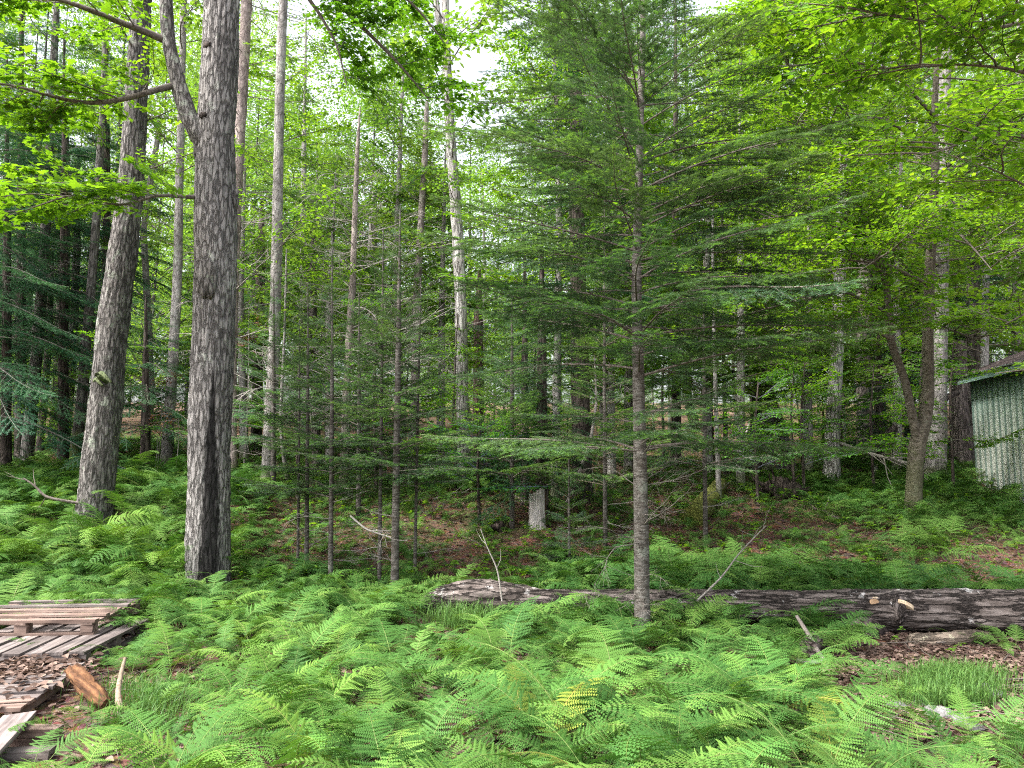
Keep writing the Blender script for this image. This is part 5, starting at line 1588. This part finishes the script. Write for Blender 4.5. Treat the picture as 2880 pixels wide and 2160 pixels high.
tag(bpy.data.objects['rotten_block'], 'small dark block of rotten wood before the bleached stump', 'wood block')

# orange rotten piece and stick by the pallets
b0, b1 = P(205, 1895, 5.25), P(300, 1985, 4.75)
log_piece('rotten_log', 'orange crumbling rotten log piece beside the pallets', [(200, 1888, 34, 5.3), (235, 1920, 46, 5.1), (270, 1950, 44, 4.95), (300, 1978, 26, 4.85)], M['rot_orange'], (0.62, 0.58, 0.55), 0.4, 20)
branch_thing('stick', 'barkless tan stick standing in the ferns beside the orange rotten log', [(340, 1995, 17, 4.75), (330, 1960, 16, 4.85), (338, 1900, 12, 5.0), (352, 1850, 8, 5.1)], M['dead_twig'], 0, 30, 'stick', (0.68, 0.58, 0.46))

# ------------------------------------------------------------------ pallets
gp = np.random.default_rng(15)


def pallet(label, loc, rotz, LX, DY, nb, along, bw, mat, mat2, skip=(), h=0.14, bottoms=True, tilt=0.0, blocks=True):
    S = thing('pallet', label, 'pallet', loc, rotz)
    S.rotation_euler[0] = tilt
    th = 0.02
    # deck boards
    for k in range(nb):
        if k in skip: continue
        m_ = MB()
        if along == 'X':
            box(m_, (0, 0, 0), (LX + gp.uniform(-0.02, 0.01), bw * gp.uniform(0.9, 1.05), th), 0, 0.004, gp)
            p = (gp.uniform(-0.012, 0.012), -DY / 2 + bw / 2 + k * (DY - bw) / (nb - 1), h - th / 2)
            r = (0, gp.normal(0, 0.008), gp.normal(0, 0.016))
        else:
            box(m_, (0, 0, 0), (DY + gp.uniform(-0.02, 0.01), bw * gp.uniform(0.9, 1.05), th), 0, 0.004, gp)
            p = (-LX / 2 + bw / 2 + k * (LX - bw) / (nb - 1), gp.uniform(-0.012, 0.012), h - th / 2)
            r = (0, gp.normal(0, 0.004), R(90) + gp.normal(0, 0.016))
        link('deck_board', m_.mesh('deck_board', mat if gp.random() < 0.7 else mat2), S, p, r)
    # bearers under the deck, across the boards
    for k in (-1, 0, 1):
        m_ = MB()
        hb = h - th - (0.02 if bottoms else 0)
        if along == 'X':
            box(m_, (0, 0, 0), (DY - 0.01, 0.045 if not blocks else 0.09, hb - 0.004), 0, 0.003, gp)
            link('bearer', m_.mesh('bearer', mat2 if k else mat), S, (k * (LX / 2 - 0.06), 0, h - th - hb / 2 - 0.002), (0, 0, R(90)))
        else:
            box(m_, (0, 0, 0), (LX - 0.01, 0.045 if not blocks else 0.09, hb - 0.004), 0, 0.003, gp)
            link('bearer', m_.mesh('bearer', mat2 if k else mat), S, (0, k * (DY / 2 - 0.06), h - th - hb / 2 - 0.002))
    if bottoms:
        for k in (-1, 0, 1):
            m_ = MB()
            if along == 'X':
                box(m_, (0, 0, 0), (LX, 0.09, 0.018), 0, 0.003, gp)
                link('bottom_board', m_.mesh('bottom_board', mat2), S, (0, k * (DY / 2 - 0.05), 0.009))
            else:
                box(m_, (0, 0, 0), (DY, 0.09, 0.018), 0, 0.003, gp)
                link('bottom_board', m_.mesh('bottom_board', mat2), S, (k * (LX / 2 - 0.05), 0, 0.009), (0, 0, R(90)))
    return S


def block_pallet(label, loc, rotz, LX, DY, h=0.125):
    """deck boards along X on cross rails over nine blocks"""
    S = thing('pallet', label, 'pallet', loc, rotz)
    for k in range(5):
        m_ = MB(); box(m_, (0, 0, 0), (LX, 0.085, 0.02), 0, 0.004, gp)
        link('deck_board', m_.mesh('deck_board', M['pallet_red'] if k < 3 else M['pallet']), S, (gp.uniform(-0.01, 0.01), -DY / 2 + 0.045 + k * (DY - 0.09) / 4, h - 0.01), (0, gp.normal(0, 0.006), gp.normal(0, 0.012)))
    for k in (-1, 0, 1):
        m_ = MB(); box(m_, (0, 0, 0), (DY, 0.09, 0.018), 0, 0.003, gp)
        link('cross_rail', m_.mesh('cross_rail', M['pallet_red']), S, (k * (LX / 2 - 0.06), 0, h - 0.0305), (0, 0, R(90)))
        m_ = MB(); box(m_, (0, 0, 0), (LX, 0.09, 0.018), 0, 0.003, gp)
        link('bottom_board', m_.mesh('bottom_board', M['pallet_red']), S, (0, k * (DY / 2 - 0.05), 0.009))
        for j_ in (-1, 0, 1):
            m_ = MB(); box(m_, (0, 0, 0), (0.1, 0.1, h - 0.061), 0, 0.004, gp)
            link('block', m_.mesh('block', M['pallet_red']), S, (k * (LX / 2 - 0.06), j_ * (DY / 2 - 0.055), 0.0195 + (h - 0.061) / 2))
    return S


zB = max(TZ(-3.7, 6.4), TZ(-3.3, 5.9)) + 0.01
PB = pallet('weathered grey pallet with boards pointing away, lying under the reddish pallet', (-3.88, 6.42, zB), R(5), 1.1, 1.2, 7, 'Y', 0.125, M['pallet'], M['pallet'], h=0.125)
PA = block_pallet('reddish pallet with long narrow boards stacked on the grey pallet', (-4.17, 6.86, zB + 0.127), R(4), 1.2, 0.95)
zC = TZ(-3.4, 5.1) + 0.012
PC = pallet('grey slatted pallet covered with dead leaves beside the orange rotten log', (-3.66, 5.12, zC), R(10), 1.15, 1.1, 10, 'X', 0.088, M['pallet'], M['pallet_red'], h=0.115, blocks=False)
# broken pallet in front: two loose boards over thick rails
zD = TZ(-2.7, 4.1)
PD = thing('pallet', 'broken pallet of thick reddish rails with two slanting grey boards', 'pallet', (-3.05, 4.12, zD), R(2))
for y, z, lx, x0 in ((0.22, 0.085, 1.1, -0.05), (0.235, 0.03, 1.1, -0.06), (-0.10, 0.08, 1.0, -0.16), (-0.10, 0.03, 1.0, -0.17)):
    m_ = MB(); box(m_, (0, 0, 0), (lx, 0.085, 0.05), 0, 0.005, gp)
    link('rail', m_.mesh('rail', M['pallet_red']), PD, (x0, y, z), (0, 0, gp.normal(0, 0.01)))
for x, y, rz, ln, wd in ((0.33, -0.14, R(-74), 1.05, 0.17), (-0.09, 0.0, R(-78), 0.75, 0.095)):
    m_ = MB(); box(m_, (0, 0, 0), (ln, wd, 0.022), 0, 0.006, gp)
    link('deck_board', m_.mesh('deck_board', M['pallet']), PD, (x, y, 0.1235), (0, 0, rz), color=(1.1, 1.1, 1.12))
m_ = MB(); box(m_, (0, 0, 0), (0.3, 0.09, 0.045), 0, 0.005, gp)
link('block', m_.mesh('block', M['pallet']), PD, (0.40, 0.05, 0.024), (0, 0, 0.1))

# ------------------------------------------------------------------ ferns
FERNM = []
for v in range(10):
    g = np.random.default_rng(900 + v)
    mb = MB()
    for k in range(int(g.integers(6, 9))):
        mb.merge(FR[int(g.integers(24))], mat4((g.normal(0, 0.05), g.normal(0, 0.05), -0.02), (g.normal(0, 0.15), g.uniform(-0.1, 0.35), g.uniform(0, 6.28)), g.uniform(0.65, 1.15)))
    FERNM.append(mb.mesh('fern_plant', [M['fern'], M['fern_stem']]))


def fern_keep(px, d, x):
    """how thick the ferns stand at this spot (0..1) and how tall"""
    k, s = 1.0, 1.0
    if x < -2.35 and 3.5 < d < 7.0 and px < 400: return (0.0 if (x < -2.62 or d > 4.6) else 0.35), 0.8
    if px > 2330 and 5.0 < d < 7.1: return 0.05, 0.55
    if px > 2380 and 4.35 < d <= 5.0: return 0.15, 0.5
    if px > 2680 and 8.4 < d < 10.8: return 0.25, 0.55
    if px < 680 and 3.9 < d < 5.7: k, s = 0.42, 0.62
    if px < 420 and d <= 3.9: k, s = 0.7, 0.85
    if 1160 < px < 1470 and 6.5 < d < 7.8: k, s = 0.3, 0.5
    if 7.2 < d < 7.75 and px > 1800: k, s = 0.0, 1.0
    if px > 1650 and 7.7 <= d < 9.3: k, s = 1.0, 1.25
    if px > 1650 and 9.3 <= d < 11: k, s = 0.85, 0.72
    if px > 2480 and 8.6 <= d < 11: k, s = 0.6, 0.65
    if 1180 < px < 1480 and 8.6 < d < 13: k, s = 0.5, 0.55
    if 1480 <= px < 2300 and d >= 9.8: k, s = 0.75, 0.62
    if 2250 <= px and d >= 11: k, s = 1.0, 0.85
    if px < 760 and 8.6 < d <= 13: k, s = 1.0, 1.4
    if 1430 < px < 2380 and d < 4.9: s = 1.25
    if px >= 2380 and d <= 4.35: s = 0.85
    if px < 760 and d > 13: k, s = 0.9, 0.8
    if 1470 < px < 1730 and 6.9 < d < 7.35: k, s = 1.0, 1.15
    if px > 2480 and 9.5 < d < 14.5: k, s = 1.0, 1.0
    if 700 < px < 1180 and d > 9.0: k, s = 1.0, 0.68
    if d > 15: k *= 0.6
    return k, s


cand = []
gfn = np.random.default_rng(17)
y = 2.45
while y < 22:
    stp = 0.255 if y < 5 else (0.27 if y < 7.6 else (0.225 if y < 9.4 else (0.29 if y < 11 else 0.26)))
    xm = 0.80 * y + 0.7
    x = -xm
    while x < xm:
        xx, yy = x + gfn.uniform(-0.5, 0.5) * stp, y + gfn.uniform(-0.5, 0.5) * stp
        px = 1440 + xx / yy * F
        k, s = fern_keep(px, yy, xx)
        if gfn.random() < k and not (xx > 8.78 - 0.173 * (14.4 - yy) and 10.0 < yy < 15):
            if math.hypot(xx - T2.base[0], yy - 8.7) > 0.34 and math.hypot(xx - TF.base[0], yy - 6.8) > 0.14 and math.hypot(xx - T1.base[0], yy - 10.4) > 0.36:
                # no fern inside the log
                if not (xx > lp[0][0] and abs(yy - np.interp(xx, lp[:, 0], lp[:, 1])) < 0.2):
                    cand.append((yy, xx, s * gfn.uniform(0.7, 1.35)))
        x += stp
    y += stp
for yy, xx, s_ in ((6.25, -3.62, 0.5), (6.3, -3.9, 0.6), (6.15, -3.3, 0.45), (4.02, -2.5, 0.7), (3.95, -2.72, 0.6), (7.25, -3.7, 0.9), (7.2, -4.1, 0.9), (7.3, -4.5, 0.9), (5.3, -3.75, 0.45)):
    cand.append((yy, xx, s_))
for _ in range(9):
    yy = gfn.uniform(6.95, 7.25)
    cand.append((yy, (gfn.uniform(1480, 1730) - 1440) / F * yy, gfn.uniform(1.2, 1.5)))
vis = [c for c in cand if -40 < 1440 + c[1] / c[0] * F < 2920]
vis.sort(key=lambda c: -c[2] / c[0])
chosen = set(id(c) for c in vis[:300])
LBL = {'front': ('light green feathery fern growing in front of the fallen log', 'ferns in front of the fallen log'),
       'left': ('yellow-green feathery fern in the open patch around the streaked maple and pallets', 'ferns around the streaked maple'),
       'back': ('darker green feathery fern growing behind the fallen log', 'ferns behind the fallen log')}
mid_src = {}
nparts = 0
rest = []
order = [c for c in vis[:300]]
tonemap = {}
for r_, c in enumerate(order):
    yy, xx, s = c
    px = 1440 + xx / yy * F
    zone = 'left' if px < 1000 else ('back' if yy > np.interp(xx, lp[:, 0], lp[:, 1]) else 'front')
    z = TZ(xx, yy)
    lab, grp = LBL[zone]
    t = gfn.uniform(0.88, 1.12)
    colr = {'front': (1.0, 1.0, 1.0), 'left': (1.2, 1.14, 1.0), 'back': (0.82, 0.92, 1.0)}[zone]  # zone tint: gap light and under-tree shade put into the fern colour
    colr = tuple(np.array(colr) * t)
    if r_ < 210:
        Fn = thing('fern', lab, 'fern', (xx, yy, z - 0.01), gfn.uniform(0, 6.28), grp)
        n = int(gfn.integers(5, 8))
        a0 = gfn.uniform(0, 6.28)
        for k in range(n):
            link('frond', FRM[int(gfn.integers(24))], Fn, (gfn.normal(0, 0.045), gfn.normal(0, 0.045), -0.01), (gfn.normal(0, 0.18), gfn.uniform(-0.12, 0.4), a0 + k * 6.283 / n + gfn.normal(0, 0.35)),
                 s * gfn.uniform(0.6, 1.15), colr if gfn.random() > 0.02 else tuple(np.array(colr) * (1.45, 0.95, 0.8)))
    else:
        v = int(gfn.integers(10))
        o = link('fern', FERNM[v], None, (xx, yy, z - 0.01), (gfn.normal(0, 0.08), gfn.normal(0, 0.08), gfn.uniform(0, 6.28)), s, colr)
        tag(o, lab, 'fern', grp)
        mid_src.setdefault(v, o)
for c in cand:
    if id(c) not in chosen: rest.append(c)
srcs = [mid_src[v] for v in sorted(mid_src)]
rp = np.array([(c[1], c[0], TZ(c[1], c[0]) - 0.01) for c in rest])
nr = len(rest)
scatter('fern_bed', 'bed of smaller ferns carpeting the forest floor further back', rp, np.stack([gfn.normal(0, 0.1, nr), gfn.normal(0, 0.1, nr), gfn.uniform(0, 6.28, nr)], 1),
        [c[2] for c in rest], gfn.integers(0, len(srcs), nr), srcs)

# ------------------------------------------------------------------ leaf litter, grass
gl = np.random.default_rng(19)


def litter(name, label, x, y, z, s0=0.045, s1=0.10, tilt=0.35):
    n = len(x)
    an = gl.uniform(0, 6.28, n)
    tv = OV_V.copy(); tv[:, 2] *= 2.2; tv[:, 1] *= 1.25
    mb = MB()
    stamp(mb, tv, OV_F3, np.stack([x, y, z], 1), np.stack([np.cos(an), np.sin(an), gl.normal(0, tilt * 0.6, n)], 1), np.array([0, 0, 1.0])[None] + gl.normal(0, tilt, (n, 3)), gl.uniform(s0, s1, n))
    return tag(link(name, mb.mesh(name, M['litter'])), label, None, None, 'stuff')


n = 30000
ly = 2.4 + 15 * gl.uniform(0, 1, n) ** 1.3
lx = gl.uniform(-1, 1, n) * (0.78 * ly + 0.4)
litter('leaf_litter', 'brown dead leaves strewn over the forest floor', lx, ly, terrain(lx, ly) + gl.uniform(0.003, 0.022, n), 0.03, 0.08, 0.28)
n = 9000
ly = gl.uniform(4.4, 7.4, n)
lx = gl.uniform(0.40, 0.76, n) * ly
litter('leaf_litter', 'thick reddish brown dead leaves in the clearing below the log', lx, ly, terrain(lx, ly) + gl.uniform(0.003, 0.02, n), 0.025, 0.065, 0.28)
n = 420
a = gl.normal(0, 1, (n, 2))
lx, ly = -3.55 + 0.26 * a[:, 0], 5.55 + 0.17 * a[:, 1]
litter('leaf_litter', 'drift of pinkish dead leaves lying on the slatted pallet', lx, ly, zC + 0.117 + gl.uniform(0.0, 0.02, n), 0.04, 0.085, 0.22)
n = 40
lx, ly = gl.uniform(-3.7, -3.1, n), gl.uniform(4.7, 5.3, n)
litter('leaf_litter', 'a few loose dead leaves on the bare slats of the pallet', lx, ly, zC + 0.12 + gl.uniform(0.0, 0.01, n), 0.05, 0.1, 0.2)


def grass(name, label, pts, hmin, hmax):
    n = len(pts)
    an = gl.uniform(0, 6.28, n)
    le = gl.uniform(0.15, 0.9, n)
    h = gl.uniform(hmin, hmax, n)
    d = np.stack([np.cos(an), np.sin(an), np.zeros(n)], 1)
    w_ = np.stack([-np.sin(an), np.cos(an), np.zeros(n)], 1) * 0.0022
    p0 = pts
    p1 = p0 + d * (h * le * 0.3)[:, None] + np.array([0, 0, 1.0]) * (h * 0.6)[:, None]
    p2 = p0 + d * (h * le)[:, None] + np.array([0, 0, 1.0]) * (h * (1 - 0.4 * le))[:, None]
    V = np.stack([p0 - w_, p0 + w_, p1 + w_, p1 - w_, p2], 1).reshape(-1, 3)
    mb = MB()
    mb.add(V, np.arange(n)[:, None] * 5 + np.array([[0, 1, 2, 3]]), 0)
    # tips share the upper edge
    mb.f.append((np.arange(n)[:, None] * 5 + np.array([[3, 2, 4]]), 0, False))
    return tag(link(name, mb.mesh(name, M['grass'])), label, None, None, 'stuff')


def patch(px0, px1, d0, d1, n):
    d = gl.uniform(d0, d1, n)
    px = gl.normal((px0 + px1) / 2, (px1 - px0) / 4, n)
    x = (px - 1440) / F * d
    return np.stack([x, d, terrain(x, d) - 0.005], 1)


grass('grass', 'fine green grass tuft in the clearing below the log', patch(2480, 2780, 4.95, 5.7, 4200), 0.06, 0.2)
grass('grass', 'sparse fine grass beside the orange rotten log', patch(300, 640, 4.5, 5.4, 1500), 0.06, 0.2)
grass('grass', 'grass blades hanging below the dark end of the log', patch(1200, 1420, 7.1, 7.6, 900), 0.12, 0.32)


# small broadleaf herbs between the ferns, and twigs on the floor
HERB = []
for v in range(4):
    g = np.random.default_rng(970 + v)
    mb = MB()
    pos, xd, nd, ss = [], [], [], []
    for k in range(int(g.integers(3, 6))):
        a = g.uniform(0, 6.28)
        h = g.uniform(0.06, 0.2)
        tip = np.array([math.cos(a) * h * 0.5, math.sin(a) * h * 0.5, h])
        tube(mb, [[0, 0, -0.01], tip * [0.4, 0.4, 0.6], tip], [0.002, 0.0016, 0.001], 3, 0, cap=False)
        for j in range(int(g.integers(3, 6))):
            b = g.uniform(0, 6.28)
            pos.append(tip * g.uniform(0.75, 1.0)); xd.append([math.cos(b), math.sin(b), g.uniform(-0.3, 0.3)]); nd.append([g.normal(0, 0.3), g.normal(0, 0.3), 1]); ss.append(g.uniform(0.03, 0.065))
    stamp(mb, OV_V, OV_F3, np.array(pos), np.array(xd), np.array(nd), np.array(ss), 1)
    HERB.append(mb.mesh('herb', [M['fern_stem'], M['beech']]))
hs = []
for k, (px, py) in enumerate(((2520, 1815), (2680, 1850), (2250, 1640), (2140, 2080))):
    d = DF(px, py)
    b = P(px, py, d)
    o = link('herb', HERB[k], None, (b[0], d, TZ(b[0], d)), (0, 0, k), 0.9)
    tag(o, ('small leafy herb at the edge of the peeled slab below the log', 'small leafy herb in the red-brown leaves of the clearing', 'small leafy herb just behind the fallen log', 'small leafy herb low among the front ferns')[k], 'herb')
    hs.append(o)
n = 900
hy = gl.uniform(8.2, 15.5, n)
hx = gl.uniform(-0.4, 0.72, n) * hy
hp = np.stack([hx, hy, terrain(hx, hy)], 1)
scatter('undergrowth', 'scattered small herbs and seedlings on the shaded forest floor', hp, np.stack([np.zeros(n), np.zeros(n), gl.uniform(0, 6.28, n)], 1), gl.uniform(0.6, 1.8, n), gl.integers(0, 4, n), hs)
mb = MB()
for k in range(520):
    d = 3 + 12 * gl.uniform(0, 1)
    x = gl.uniform(-0.72, 0.74) * d
    a = gl.uniform(0, 6.28)
    L_ = gl.uniform(0.12, 0.6)
    q = np.array([[x, d, 0], [x + math.cos(a) * L_ * 0.5 + gl.normal(0, 0.02), d + math.sin(a) * L_ * 0.5, 0], [x + math.cos(a) * L_, d + math.sin(a) * L_, 0]])
    q[:, 2] = terrain(q[:, 0], q[:, 1]) + gl.uniform(0.01, 0.05)
    tube(mb, q, np.array([1, 0.8, 0.4]) * gl.uniform(0.002, 0.007), 4, 0, cap=False)
tag(link('twig_litter', mb.mesh('twig_litter', M['twig'])), 'fine dead twigs strewn over the forest floor', None, None, 'stuff')
